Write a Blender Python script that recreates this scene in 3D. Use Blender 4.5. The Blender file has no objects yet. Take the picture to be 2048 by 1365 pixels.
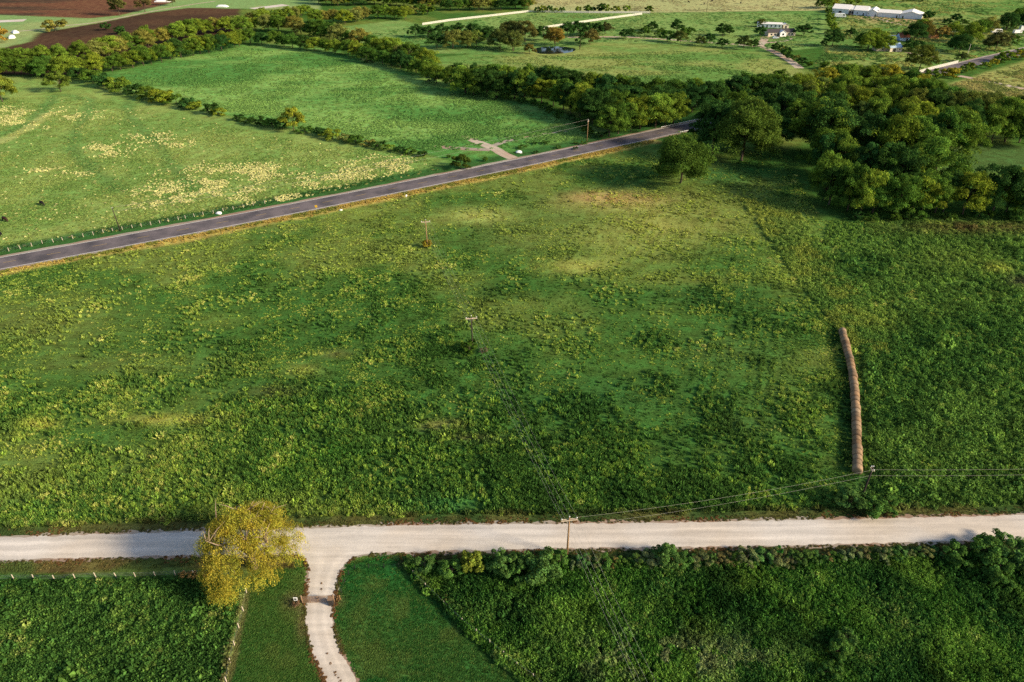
import bpy, math, random
import numpy as np
from mathutils import Vector

# ------------------------------------------------------------------ camera, sky, sun, exposure
R = math.radians
scene = bpy.context.scene
coll = scene.collection
CAM_H, PITCH, FPX = 100.0, R(33.0), 1384.0
cam = bpy.data.cameras.new('camera')
cam.sensor_width = 36.0; cam.sensor_fit = 'HORIZONTAL'; cam.lens = FPX / 2048 * 36.0
cam.clip_start = 0.5; cam.clip_end = 12000
cam_o = bpy.data.objects.new('camera', cam); coll.objects.link(cam_o)
cam_o.location = (0, 0, CAM_H); cam_o.rotation_euler = (R(90) - PITCH, 0, 0)
scene.camera = cam_o

SUN_EL, SUN_AZ = R(24.0), R(110.0)           # azimuth clockwise from the view direction (+Y)
world = bpy.data.worlds.new('World'); scene.world = world; world.use_nodes = True
wn = world.node_tree.nodes; wl = world.node_tree.links
sky = wn.new('ShaderNodeTexSky'); sky.sky_type = 'NISHITA'; sky.sun_disc = False
sky.sun_elevation = SUN_EL; sky.sun_rotation = SUN_AZ; sky.altitude = 100; sky.dust_density = 1.5
wl.new(sky.outputs[0], wn['Background'].inputs[0]); wn['Background'].inputs[1].default_value = 0.10
sun = bpy.data.lights.new('sun', 'SUN'); sun.energy = 4.2; sun.angle = R(10.0); sun.color = (1.0, 0.85, 0.62)
sun_o = bpy.data.objects.new('sun', sun); coll.objects.link(sun_o)
sdir = Vector((math.cos(SUN_EL) * math.sin(SUN_AZ), math.cos(SUN_EL) * math.cos(SUN_AZ), math.sin(SUN_EL)))
sun_o.rotation_euler = (-sdir).to_track_quat('-Z', 'Y').to_euler(); sun_o.location = (300, 0, 200)
vs = scene.view_settings
vs.view_transform = 'Standard'; vs.look = 'None'; vs.exposure = 0.80; vs.gamma = 1.0; vs.use_curve_mapping = False
scene.cycles.use_denoising = False
scene.cycles.max_bounces = 4; scene.cycles.diffuse_bounces = 2; scene.cycles.transmission_bounces = 2

# ------------------------------------------------------------------ helpers
rng = np.random.default_rng(7)
random.seed(7)
cT, sT = math.cos(PITCH), math.sin(PITCH)

def P(px, py, z=0.0):
    """photo pixel -> point of the plain at height z"""
    xc = (px - 1024) / FPX; yc = (682.5 - py) / FPX
    d = Vector((xc, cT + yc * sT, -sT + yc * cT))
    t = (z - CAM_H) / d.z
    return Vector((d.x * t, d.y * t, z))

def to_px(x, y, z=0.0):
    dz = z - CAM_H
    zc = y * cT - dz * sT; yc = y * sT + dz * cT
    zc = np.where(zc < 1, 1, zc)
    return 1024 + FPX * x / zc, 682.5 - FPX * yc / zc

K = 0.92
def lin(c):
    c = np.asarray(c, dtype=float) / 255.0
    return np.where(c <= 0.04045, c / 12.92, ((c + 0.055) / 1.055) ** 2.4)
def S(r, g, b):
    """reflectance of a surface that shows as this sRGB value in this daylight"""
    return lin((r, g, b)) / K

def vnoise(x, y, scale, seed=0):
    x = np.asarray(x) / scale; y = np.asarray(y) / scale
    xi = np.floor(x).astype(np.int64); yi = np.floor(y).astype(np.int64)
    fx = x - xi; fy = y - yi
    fx = fx * fx * (3 - 2 * fx); fy = fy * fy * (3 - 2 * fy)
    def h(a, b):
        n = (a * 374761393 + b * 668265263 + seed * 2147483647 + 1013904223) & 0xFFFFFFFF
        n = ((n ^ (n >> 13)) * 1274126177) & 0xFFFFFFFF
        return ((n ^ (n >> 16)) & 0xFFFF) / 65535.0
    return (h(xi, yi) * (1 - fx) + h(xi + 1, yi) * fx) * (1 - fy) + (h(xi, yi + 1) * (1 - fx) + h(xi + 1, yi + 1) * fx) * fy
def fbm(x, y, scale, seed=0, oct=4):
    s = 0; a = 0.5; t = 0
    for i in range(oct):
        s = s + a * vnoise(x, y, scale / 2 ** i, seed + i * 17); t += a; a *= 0.55
    return s / t
def sstep(e0, e1, v):
    t = np.clip((v - e0) / (e1 - e0), 0, 1); return t * t * (3 - 2 * t)

def sdist(poly, x, y):
    """signed distance (positive inside) to a world polygon"""
    inside = np.zeros(x.shape, bool); d = np.full(x.shape, 1e9)
    n = len(poly)
    for i in range(n):
        ax, ay = poly[i]; bx, by = poly[(i + 1) % n]
        dx, dy = bx - ax, by - ay
        t = np.clip(((x - ax) * dx + (y - ay) * dy) / (dx * dx + dy * dy + 1e-9), 0, 1)
        d = np.minimum(d, np.hypot(x - ax - t * dx, y - ay - t * dy))
        c = ((ay > y) != (by > y))
        with np.errstate(divide='ignore', invalid='ignore'):
            xx = (bx - ax) * (y - ay) / (by - ay + 1e-12) + ax
        inside ^= c & (x < xx)
    return np.where(inside, d, -d)
def ldist(line, x, y):
    d = np.full(np.shape(x), 1e9)
    for (ax, ay), (bx, by) in zip(line[:-1], line[1:]):
        dx, dy = bx - ax, by - ay
        t = np.clip(((x - ax) * dx + (y - ay) * dy) / (dx * dx + dy * dy + 1e-9), 0, 1)
        d = np.minimum(d, np.hypot(x - ax - t * dx, y - ay - t * dy))
    return d
def W(pts): return [(P(a, b).x, P(a, b).y) for a, b in pts]

# ------------------------------------------------------------------ materials
def newmat(name):
    m = bpy.data.materials.new(name); m.use_nodes = True
    nt = m.node_tree; b = nt.nodes['Principled BSDF']; b.inputs['Roughness'].default_value = 0.9
    b.inputs['Specular IOR Level'].default_value = 0.15
    return m, nt, b
def nd(nt, t, **kw):
    n = nt.nodes.new(t)
    for k, v in kw.items():
        if k.startswith('i_'): n.inputs[k[2:].replace('_', ' ')].default_value = v
        else: setattr(n, k, v)
    return n
def mathn(nt, op, a, b=None, c=None):
    n = nt.nodes.new('ShaderNodeMath'); n.operation = op
    for i, v in enumerate((a, b, c)):
        if v is None: continue
        if isinstance(v, (int, float)): n.inputs[i].default_value = v
        else: nt.links.new(v, n.inputs[i])
    return n.outputs[0]
def scalecol(nt, col, fac):
    n = nt.nodes.new('ShaderNodeVectorMath'); n.operation = 'SCALE'
    nt.links.new(col, n.inputs[0]); nt.links.new(fac, n.inputs['Scale']); return n.outputs[0]
def simple(name, col, rough=0.8, var=0.12, scale=3.0, spec=0.2, metal=0.0, bump=0.0):
    m, nt, b = newmat(name)
    tc = nd(nt, 'ShaderNodeNewGeometry')
    nz = nd(nt, 'ShaderNodeTexNoise', i_Scale=scale, i_Detail=5.0, i_Roughness=0.65)
    nt.links.new(tc.outputs['Position'], nz.inputs['Vector'])
    f = mathn(nt, 'MULTIPLY_ADD', nz.outputs[0], 2 * var, 1 - var)
    rgb = nd(nt, 'ShaderNodeRGB'); rgb.outputs[0].default_value = (*col, 1)
    nt.links.new(scalecol(nt, rgb.outputs[0], f), b.inputs['Base Color'])
    b.inputs['Roughness'].default_value = rough; b.inputs['Specular IOR Level'].default_value = spec
    b.inputs['Metallic'].default_value = metal
    if bump:
        bp = nd(nt, 'ShaderNodeBump', i_Strength=bump, i_Distance=0.05)
        nt.links.new(nz.outputs[0], bp.inputs['Height']); nt.links.new(bp.outputs[0], b.inputs['Normal'])
    return m

def foliage_mat(name, transl=0.28, use_obj=True, src='GEOMETRY'):
    m, nt, b = newmat(name); nt.nodes.remove(b)
    out = nt.nodes['Material Output']
    at = nd(nt, 'ShaderNodeAttribute', attribute_name='col'); at.attribute_type = src
    col = at.outputs['Color']
    if src == 'INSTANCER':
        a2 = nd(nt, 'ShaderNodeAttribute', attribute_name='tone')
        col = scalecol(nt, col, a2.outputs['Fac'])
    if use_obj:
        oi = nd(nt, 'ShaderNodeObjectInfo')
        mu = nd(nt, 'ShaderNodeMix', data_type='RGBA', blend_type='MULTIPLY'); mu.inputs[0].default_value = 1
        nt.links.new(oi.outputs['Color'], mu.inputs[6]); nt.links.new(col, mu.inputs[7]); col = mu.outputs[2]
    g = nd(nt, 'ShaderNodeNewGeometry')
    nz = nd(nt, 'ShaderNodeTexNoise', i_Scale=0.9, i_Detail=3.0)
    nt.links.new(g.outputs['Position'], nz.inputs['Vector'])
    f = mathn(nt, 'MULTIPLY_ADD', nz.outputs[0], 0.7, 0.65)
    col = scalecol(nt, col, f)
    d = nd(nt, 'ShaderNodeBsdfDiffuse'); t = nd(nt, 'ShaderNodeBsdfTranslucent')
    nt.links.new(col, d.inputs[0]); nt.links.new(col, t.inputs[0])
    mx = nd(nt, 'ShaderNodeMixShader'); mx.inputs[0].default_value = transl
    nt.links.new(d.outputs[0], mx.inputs[1]); nt.links.new(t.outputs[0], mx.inputs[2])
    nt.links.new(mx.outputs[0], out.inputs[0])
    return m

def ground_mat():
    m, nt, b = newmat('meadow_ground')
    at = nd(nt, 'ShaderNodeAttribute', attribute_name='col')
    g = nd(nt, 'ShaderNodeNewGeometry')
    def noise(scale, det, ro, sx=1, sy=1, rot=0):
        mp = nd(nt, 'ShaderNodeMapping'); mp.inputs['Scale'].default_value = (sx, sy, 1); mp.inputs['Rotation'].default_value = (0, 0, rot)
        nt.links.new(g.outputs['Position'], mp.inputs[0])
        n = nd(nt, 'ShaderNodeTexNoise', i_Scale=scale, i_Detail=det, i_Roughness=ro)
        nt.links.new(mp.outputs[0], n.inputs['Vector']); return n.outputs[0]
    n1 = noise(1.5, 8, 0.78); n2 = noise(0.22, 5, 0.6); n3 = noise(1.1, 5, 0.7, 0.12, 1.5, R(4)); n4 = noise(0.05, 3, 0.5)
    s = mathn(nt, 'ADD', mathn(nt, 'MULTIPLY_ADD', n1, 2.8, -1.4), mathn(nt, 'MULTIPLY_ADD', n2, 2.0, -1.0))
    s = mathn(nt, 'ADD', s, mathn(nt, 'MULTIPLY_ADD', n3, 1.5, -0.75))
    s = mathn(nt, 'MULTIPLY', s, at.outputs['Alpha'])
    f = mathn(nt, 'MAXIMUM', mathn(nt, 'ADD', s, 1.0), 0.25)
    col = scalecol(nt, at.outputs['Color'], f)
    hs = nd(nt, 'ShaderNodeHueSaturation')
    nt.links.new(col, hs.inputs['Color'])
    nt.links.new(mathn(nt, 'MULTIPLY_ADD', n2, 0.10, 0.45), hs.inputs['Hue'])
    nt.links.new(hs.outputs[0], b.inputs['Base Color'])
    bp = nd(nt, 'ShaderNodeBump', i_Strength=0.6, i_Distance=0.35)
    nt.links.new(mathn(nt, 'ADD', n1, mathn(nt, 'MULTIPLY', n2, 1.2)), bp.inputs['Height'])
    nt.links.new(bp.outputs[0], b.inputs['Normal'])
    b.inputs['Roughness'].default_value = 1.0; b.inputs['Specular IOR Level'].default_value = 0.0
    return m

M = {}
M['ground'] = ground_mat()
M['leaf'] = foliage_mat('tree_leaves')
M['blade'] = foliage_mat('grass_blades', 0.25, False)
M['bark'] = simple('bark', (0.10, 0.075, 0.055), 0.95, 0.35, 6, 0.05)
M['barkpale'] = simple('pale_bark', (0.30, 0.22, 0.15), 0.95, 0.3, 6, 0.05)
M['pole'] = simple('weathered_pole', (0.28, 0.17, 0.085), 0.9, 0.25, 4, 0.1)
M['poledark'] = simple('tarred_pole', (0.045, 0.035, 0.03), 0.9, 0.25, 4, 0.1)
M['arm'] = simple('crossarm_wood', (0.55, 0.44, 0.32), 0.9, 0.2, 5, 0.1)
M['ceramic'] = simple('insulator', (0.72, 0.72, 0.70), 0.3, 0.05, 5, 0.5)
M['wire'] = simple('aluminium_wire', (0.34, 0.33, 0.27), 0.7, 0.05, 3, 0.4)
M['white'] = simple('white_paint', (0.80, 0.79, 0.76), 0.6, 0.06, 1.0)
M['whitemetal'] = simple('white_sheet_metal', (0.66, 0.69, 0.72), 0.55, 0.08, 0.6)
M['roofwhite'] = simple('pale_metal_roof', (0.78, 0.74, 0.69), 0.5, 0.08, 0.4)
M['roofdark'] = simple('dark_shingle', (0.07, 0.06, 0.06), 0.9, 0.2, 1.5)
M['roofblue'] = simple('pale_blue_metal', (0.42, 0.55, 0.70), 0.5, 0.1, 0.8)
M['roofrust'] = simple('rusty_roof', (0.30, 0.11, 0.055), 0.8, 0.3, 0.9)
M['tan'] = simple('cream_siding', (0.62, 0.52, 0.40), 0.8, 0.1, 1.2)
M['glass'] = simple('dark_glass', (0.03, 0.035, 0.04), 0.15, 0.05, 1, 0.6)
M['dark'] = simple('dark_paint_and_shade', (0.035, 0.03, 0.028), 0.9, 0.2, 1)  # dark parts, and the shade painted into open bays
M['black'] = simple('black_rubber', (0.02, 0.02, 0.02), 0.8, 0.2, 2)
M['steel'] = simple('galvanised_steel', (0.42, 0.42, 0.43), 0.5, 0.15, 4, 0.4, 0.3)
M['gate'] = simple('gate_paint', (0.24, 0.15, 0.09), 0.6, 0.25, 6, 0.3)
M['post'] = simple('fence_post_wood', (0.50, 0.42, 0.32), 0.9, 0.3, 5, 0.1)
M['hide'] = simple('black_hide', (0.012, 0.010, 0.010), 0.7, 0.3, 4, 0.2)
M['hidebrown'] = simple('brown_hide', (0.035, 0.016, 0.010), 0.7, 0.3, 4, 0.2)
M['yellow'] = simple('yellow_sign', (0.70, 0.42, 0.04), 0.5, 0.08, 3)
M['linew'] = simple('road_paint_white', (0.72, 0.70, 0.66), 0.8, 0.25, 1.2)
M['liney'] = simple('road_paint_yellow', (0.42, 0.28, 0.08), 0.8, 0.35, 1.2)
M['fencewhite'] = simple('weathered_white_board', (0.60, 0.57, 0.51), 0.8, 0.2, 0.6)
M['car'] = simple('car_paint', (0.62, 0.68, 0.76), 0.25, 0.03, 1, 0.6)
M['rock'] = simple('pale_rock', (0.45, 0.42, 0.38), 0.9, 0.25, 3)

def gravel_mat(name, base, warm):
    m, nt, b = newmat(name)
    g = nd(nt, 'ShaderNodeNewGeometry')
    n1 = nd(nt, 'ShaderNodeTexNoise', i_Scale=3.2, i_Detail=7.0, i_Roughness=0.8)
    mp = nd(nt, 'ShaderNodeMapping'); mp.inputs['Scale'].default_value = (0.05, 0.9, 1)
    n2 = nd(nt, 'ShaderNodeTexNoise', i_Scale=1.0, i_Detail=4.0, i_Roughness=0.6)
    n3 = nd(nt, 'ShaderNodeTexNoise', i_Scale=0.06, i_Detail=3.0)
    nt.links.new(g.outputs['Position'], n1.inputs['Vector']); nt.links.new(g.outputs['Position'], mp.inputs[0])
    nt.links.new(mp.outputs[0], n2.inputs['Vector']); nt.links.new(g.outputs['Position'], n3.inputs['Vector'])
    mix = nd(nt, 'ShaderNodeMix', data_type='RGBA')
    mix.inputs[6].default_value = (*base, 1); mix.inputs[7].default_value = (*warm, 1)
    nt.links.new(sat01(nt, n3.outputs[0], 0.42, 0.60), mix.inputs[0])
    f = mathn(nt, 'ADD', mathn(nt, 'MULTIPLY_ADD', n1.outputs[0], 0.6, 0.42), mathn(nt, 'MULTIPLY_ADD', n2.outputs[0], 0.8, -0.12))
    ac = nd(nt, 'ShaderNodeAttribute', attribute_name='across').outputs['Fac']
    ac = mathn(nt, 'ADD', ac, mathn(nt, 'MULTIPLY_ADD', n3.outputs[0], .12, -.06))
    edge = mathn(nt, 'ABSOLUTE', mathn(nt, 'SUBTRACT', ac, .5))
    rut = mathn(nt, 'ABSOLUTE', mathn(nt, 'SUBTRACT', edge, .20))
    f = mathn(nt, 'MULTIPLY', f, mathn(nt, 'SUBTRACT', 1.10, mathn(nt, 'MULTIPLY', sat01(nt, rut, 0.02, 0.14), 0.13)))
    nt.links.new(scalecol(nt, mix.outputs[2], f), b.inputs['Base Color'])
    bp = nd(nt, 'ShaderNodeBump', i_Strength=0.35, i_Distance=0.08)
    nt.links.new(n1.outputs[0], bp.inputs['Height']); nt.links.new(bp.outputs[0], b.inputs['Normal'])
    return m
def sat01(nt, v, a, b):
    n = nt.nodes.new('ShaderNodeMapRange'); n.inputs[1].default_value = a; n.inputs[2].default_value = b
    nt.links.new(v, n.inputs[0]); return n.outputs[0]
M['gravel'] = gravel_mat('white_caliche', (0.57, 0.515, 0.455), (0.54, 0.465, 0.385))
M['track'] = gravel_mat('sandy_track', (0.46, 0.38, 0.29), (0.42, 0.30, 0.22))
M['shoulder'] = gravel_mat('dirt_shoulder', (0.34, 0.29, 0.23), (0.30, 0.20, 0.14))

def asphalt_mat():
    m, nt, b = newmat('old_asphalt')
    g = nd(nt, 'ShaderNodeNewGeometry')
    n1 = nd(nt, 'ShaderNodeTexNoise', i_Scale=2.5, i_Detail=6.0, i_Roughness=0.75)
    n2 = nd(nt, 'ShaderNodeTexNoise', i_Scale=0.12, i_Detail=4.0, i_Roughness=0.6)
    nt.links.new(g.outputs['Position'], n1.inputs['Vector']); nt.links.new(g.outputs['Position'], n2.inputs['Vector'])
    mix = nd(nt, 'ShaderNodeMix', data_type='RGBA')
    mix.inputs[6].default_value = (0.075, 0.067, 0.074, 1); mix.inputs[7].default_value = (0.165, 0.138, 0.142, 1)
    nt.links.new(sat01(nt, n2.outputs[0], 0.35, 0.62), mix.inputs[0])
    nt.links.new(scalecol(nt, mix.outputs[2], mathn(nt, 'MULTIPLY_ADD', n1.outputs[0], 1.0, 0.5)), b.inputs['Base Color'])
    return m
M['asphalt'] = asphalt_mat()
def bale_mat():
    m, nt, b = newmat('weathered_hay')
    oi = nd(nt, 'ShaderNodeObjectInfo'); tc = nd(nt, 'ShaderNodeTexCoord')
    mp = nd(nt, 'ShaderNodeMapping'); mp.inputs['Scale'].default_value = (9, 1.5, 9)
    n1 = nd(nt, 'ShaderNodeTexNoise', i_Scale=1.0, i_Detail=6.0, i_Roughness=0.75)
    nt.links.new(tc.outputs['Object'], mp.inputs[0]); nt.links.new(mp.outputs[0], n1.inputs['Vector'])
    nt.links.new(scalecol(nt, oi.outputs['Color'], mathn(nt, 'MULTIPLY_ADD', n1.outputs[0], 1.3, 0.35)), b.inputs['Base Color'])
    bp = nd(nt, 'ShaderNodeBump', i_Strength=0.8, i_Distance=0.06)
    nt.links.new(n1.outputs[0], bp.inputs['Height']); nt.links.new(bp.outputs[0], b.inputs['Normal'])
    return m
M['hay'] = bale_mat()
M['tuft'] = foliage_mat('weed_leaves', 0.38, False, 'INSTANCER')
def water_mat():
    m, nt, b = newmat('pond_water')
    b.inputs['Base Color'].default_value = (0.012, 0.02, 0.018, 1); b.inputs['Roughness'].default_value = 0.04
    b.inputs['Specular IOR Level'].default_value = 0.9
    g = nd(nt, 'ShaderNodeNewGeometry'); n1 = nd(nt, 'ShaderNodeTexNoise', i_Scale=0.5, i_Detail=4.0)
    nt.links.new(g.outputs['Position'], n1.inputs['Vector'])
    bp = nd(nt, 'ShaderNodeBump', i_Strength=0.08, i_Distance=0.2)
    nt.links.new(n1.outputs[0], bp.inputs['Height']); nt.links.new(bp.outputs[0], b.inputs['Normal'])
    return m
M['water'] = water_mat()

# ------------------------------------------------------------------ mesh tools
def mesh_np(name, verts, faces_n, loops, mat, cols=None):
    """verts (N,3), faces_n: vertices per face (all alike), loops flat"""
    me = bpy.data.meshes.new(name)
    nv = len(verts); nl = len(loops); nf = nl // faces_n
    me.vertices.add(nv); me.vertices.foreach_set('co', np.ascontiguousarray(verts, dtype=np.float32).ravel())
    me.loops.add(nl); me.loops.foreach_set('vertex_index', np.ascontiguousarray(loops, dtype=np.int32))
    me.polygons.add(nf); me.polygons.foreach_set('loop_start', np.arange(0, nl, faces_n, dtype=np.int32))
    if cols is not None:
        ca = me.color_attributes.new('col', 'FLOAT_COLOR', 'POINT')
        ca.data.foreach_set('color', np.ascontiguousarray(cols, dtype=np.float32).ravel())
    me.update(); me.validate()
    me.materials.append(mat)
    return me
class MB:
    def __init__(s): s.v = []; s.f = []
    def box(s, c, size, rz=0.0, taper=1.0):
        n = len(s.v); hx, hy, hz = size[0] / 2, size[1] / 2, size[2] / 2
        ca, sa = math.cos(rz), math.sin(rz)
        for dz, t in ((-hz, 1), (hz, taper)):
            for dx, dy in ((-hx, -hy), (hx, -hy), (hx, hy), (-hx, hy)):
                s.v.append((c[0] + (dx * ca - dy * sa) * t, c[1] + (dx * sa + dy * ca) * t, c[2] + dz))
        s.f += [tuple(n + i for i in q) for q in ((3, 2, 1, 0), (4, 5, 6, 7), (0, 1, 5, 4), (1, 2, 6, 5), (2, 3, 7, 6), (3, 0, 4, 7))]
        return s
    def tube(s, pts, rad, seg=6, caps=True):
        n0 = len(s.v); pts = [Vector(p) for p in pts]; m = len(pts)
        if not hasattr(rad, '__len__'): rad = [rad] * m
        for i, p in enumerate(pts):
            d = (pts[min(i + 1, m - 1)] - pts[max(i - 1, 0)]).normalized()
            a = d.orthogonal().normalized() if abs(d.z) > 0.9 else d.cross(Vector((0, 0, 1))).normalized()
            b = d.cross(a)
            for k in range(seg):
                t = 2 * math.pi * k / seg
                s.v.append(tuple(p + (a * math.cos(t) + b * math.sin(t)) * rad[i]))
        for i in range(m - 1):
            for k in range(seg):
                k2 = (k + 1) % seg
                s.f.append((n0 + i * seg + k, n0 + i * seg + k2, n0 + (i + 1) * seg + k2, n0 + (i + 1) * seg + k))
        if caps:
            s.f.append(tuple(n0 + k for k in range(seg))[::-1]); s.f.append(tuple(n0 + (m - 1) * seg + k for k in range(seg)))
        return s
    def face(s, pts):
        n = len(s.v); s.v += [tuple(p) for p in pts]; s.f.append(tuple(range(n, n + len(pts)))); return s
    def prism(s, pts, off):
        """closed solid from a planar outline pushed along off"""
        n = len(s.v); k = len(pts); off = Vector(off)
        s.v += [tuple(p) for p in pts] + [tuple(Vector(p) + off) for p in pts]
        s.f.append(tuple(range(n, n + k))[::-1]); s.f.append(tuple(range(n + k, n + 2 * k)))
        for i in range(k):
            j = (i + 1) % k; s.f.append((n + i, n + j, n + k + j, n + k + i))
        return s
    def mesh(s, name, mat, smooth=False):
        me = bpy.data.meshes.new(name); me.from_pydata(s.v, [], s.f); me.update(); me.materials.append(mat)
        if smooth: me.polygons.foreach_set('use_smooth', [True] * len(me.polygons))
        return me
    def build(s, name, mat, parent=None, smooth=False):
        return link(name, s.mesh(name, mat, smooth), parent)
def link(name, me, parent=None, loc=None, rz=None, scale=None):
    o = bpy.data.objects.new(name, me); coll.objects.link(o)
    if parent is not None: o.parent = parent
    if loc is not None: o.location = loc
    if rz is not None: o.rotation_euler = (0, 0, rz)
    if scale is not None: o.scale = scale if hasattr(scale, '__len__') else (scale,) * 3
    return o
def tag(o, label, cat, group=None):
    o['label'] = label; o['category'] = cat
    if group: o['group'] = group
    return o
def thing(name, label, cat, loc=(0, 0, 0), rz=0.0, group=None, scale=None):
    return tag(link(name, None, None, loc, rz, scale), label, cat, group)
def structure(o): o['kind'] = 'structure'; return o
def stuff(o, label=None, cat=None):
    o['kind'] = 'stuff'
    if label: o['label'] = label; o['category'] = cat
    return o
ONES = 'first second third fourth fifth sixth seventh eighth ninth tenth eleventh twelfth thirteenth fourteenth fifteenth sixteenth seventeenth eighteenth nineteenth'.split()
def ordw(n):
    if n < 20: return ONES[n - 1]
    t, u = divmod(n, 10)
    return {2: 'twentieth', 3: 'thirtieth', 4: 'fortieth', 5: 'fiftieth'}[t] if u == 0 else {2: 'twenty', 3: 'thirty', 4: 'forty', 5: 'fifty'}[t] + '-' + ONES[u - 1]

# ------------------------------------------------------------------ layout of the land (photo pixels -> plain)
HWY = [(-420, 604), (-200, 564), (0, 527.5), (256, 480.5), (512, 432), (768, 381.5), (1024, 329.5), (1200, 292), (1384, 252.5), (1580, 209), (1720, 177), (1860, 146), (2020, 108), (2250, 55)]
hwy_w = W(HWY)
GRN = [(-400, 1090), (-200, 1083), (0, 1077), (200, 1070), (400, 1064), (700, 1055), (912, 1051), (1134, 1049), (1436, 1045), (1748, 1038), (2048, 1032), (2300, 1027)]
GRS = [(-400, 1132), (-200, 1126), (0, 1120), (200, 1115), (400, 1109), (700, 1106), (912, 1101), (1134, 1096), (1436, 1093), (1748, 1086), (2048, 1079), (2300, 1073)]
DRL = [(566, 1106), (598, 1112), (612, 1122), (618, 1138), (617, 1160), (615, 1185), (613, 1210), (612, 1235), (615, 1262), (621, 1292), (632, 1322), (648, 1354), (668, 1390), (700, 1430)]
DRR = [(770, 1104), (722, 1110), (700, 1119), (686, 1132), (677, 1150), (671, 1172), (668, 1192), (665, 1213), (664, 1236), (667, 1262), (675, 1290), (688, 1318), (704, 1348), (724, 1384), (760, 1430)]

PASTURE = W([(-500, 600), (-300, 575), (0, 514), (256, 467), (512, 420), (800, 365), (880, 345), (900, 320), (840, 306), (700, 280), (580, 258), (430, 226), (330, 203), (240, 180), (150, 156), (0, 152), (-300, 160), (-700, 300)])
MEADOW = W([(150, 156), (240, 180), (330, 203), (430, 226), (580, 258), (700, 280), (840, 306), (930, 330), (1020, 315), (1140, 285), (1230, 270), (1150, 235), (1020, 192), (880, 160), (760, 125), (650, 98), (560, 88), (470, 88), (330, 120), (260, 136)])
EMEADOW = W([(880, 160), (1020, 192), (1240, 205), (1400, 215), (1560, 205), (1640, 185), (1600, 140), (1540, 105), (1400, 95), (1200, 85), (1150, 80), (1000, 110), (930, 110), (840, 120)])
HORSE = W([(640, 60), (700, 80), (800, 105), (1000, 110), (1200, 85), (1400, 92), (1540, 105), (1650, 95), (1655, 22), (1300, 27), (1060, 25), (840, 50), (800, 40)])
PLOUGH1 = W([(-400, 150), (0, 98), (60, 84), (75, 68), (130, 58), (200, 46), (300, 26), (380, 16), (480, 18), (480, 60), (400, 90), (260, 130), (150, 150), (0, 150), (-400, 200)])
PLOUGH2 = W([(-400, 30), (0, 30), (100, 34), (180, 37), (240, 31), (320, 12), (345, 5), (340, -30), (-500, -30)])
NWGRASS = W([(-400, 150), (0, 98), (60, 84), (75, 68), (130, 58), (200, 46), (300, 26), (380, 16), (480, 18), (640, 20), (640, -30), (345, -30), (345, 5), (320, 12), (240, 31), (180, 37), (100, 34), (0, 30), (-400, 30)])
TANFIELD = W([(1060, 22), (1300, 26), (1650, 21), (1660, -5), (1640, -60), (1060, -60)])
FAREAST = W([(1655, 22), (1650, 95), (1640, 180), (1840, 160), (1990, 120), (2048, 100), (2400, 60), (2400, -60), (1655, -60)])
EASTPALE = W([(1900, 168), (1960, 150), (2060, 118), (2400, 80), (2400, 260), (2048, 232), (1980, 205), (1930, 190)])
WEEDS_E = W([(1640, 438), (2400, 438), (2500, 1045), (2048, 1020), (1690, 1030), (1670, 930), (1690, 760), (1665, 660), (1590, 560), (1520, 450), (1560, 380), (1640, 425)])
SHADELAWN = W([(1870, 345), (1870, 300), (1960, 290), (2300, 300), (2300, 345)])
FIELD_BL = W([(-400, 1160), (0, 1158), (250, 1154), (420, 1150), (490, 1180), (488, 1215), (462, 1320), (448, 1390), (440, 1430), (-500, 1430)])
LAWN_L = W([(490, 1180), (500, 1140), (610, 1118), (618, 1140), (612, 1230), (632, 1322), (668, 1390), (700, 1430), (440, 1430), (462, 1320), (488, 1215)])
LAWN_R = W([(770, 1108), (800, 1122), (822, 1148), (872, 1200), (935, 1268), (1000, 1326), (1060, 1376), (1120, 1430), (760, 1430), (704, 1348), (667, 1262), (664, 1236), (671, 1172), (690, 1125)])
FIELD_BR = W([(800, 1122), (900, 1120), (1400, 1122), (2048, 1100), (2400, 1090), (2600, 1430), (1120, 1430), (1060, 1376), (1000, 1326), (935, 1268), (872, 1200), (822, 1148)])
GOLD = [(a, b + 14) for a, b in HWY[:6]] + [(1024, 342), (1200, 304), (1300, 283)]
gold_w = W(GOLD)
TRACKS_W = [W([(-100, 240), (0, 285), (55, 255), (90, 215), (110, 190)]), W([(130, 190), (180, 200), (175, 225), (150, 265), (145, 300), (190, 345), (240, 380)]),
            W([(255, 205), (262, 240), (310, 285), (345, 330), (385, 380)]), W([(0, 270), (60, 245), (100, 205)])]

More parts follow.
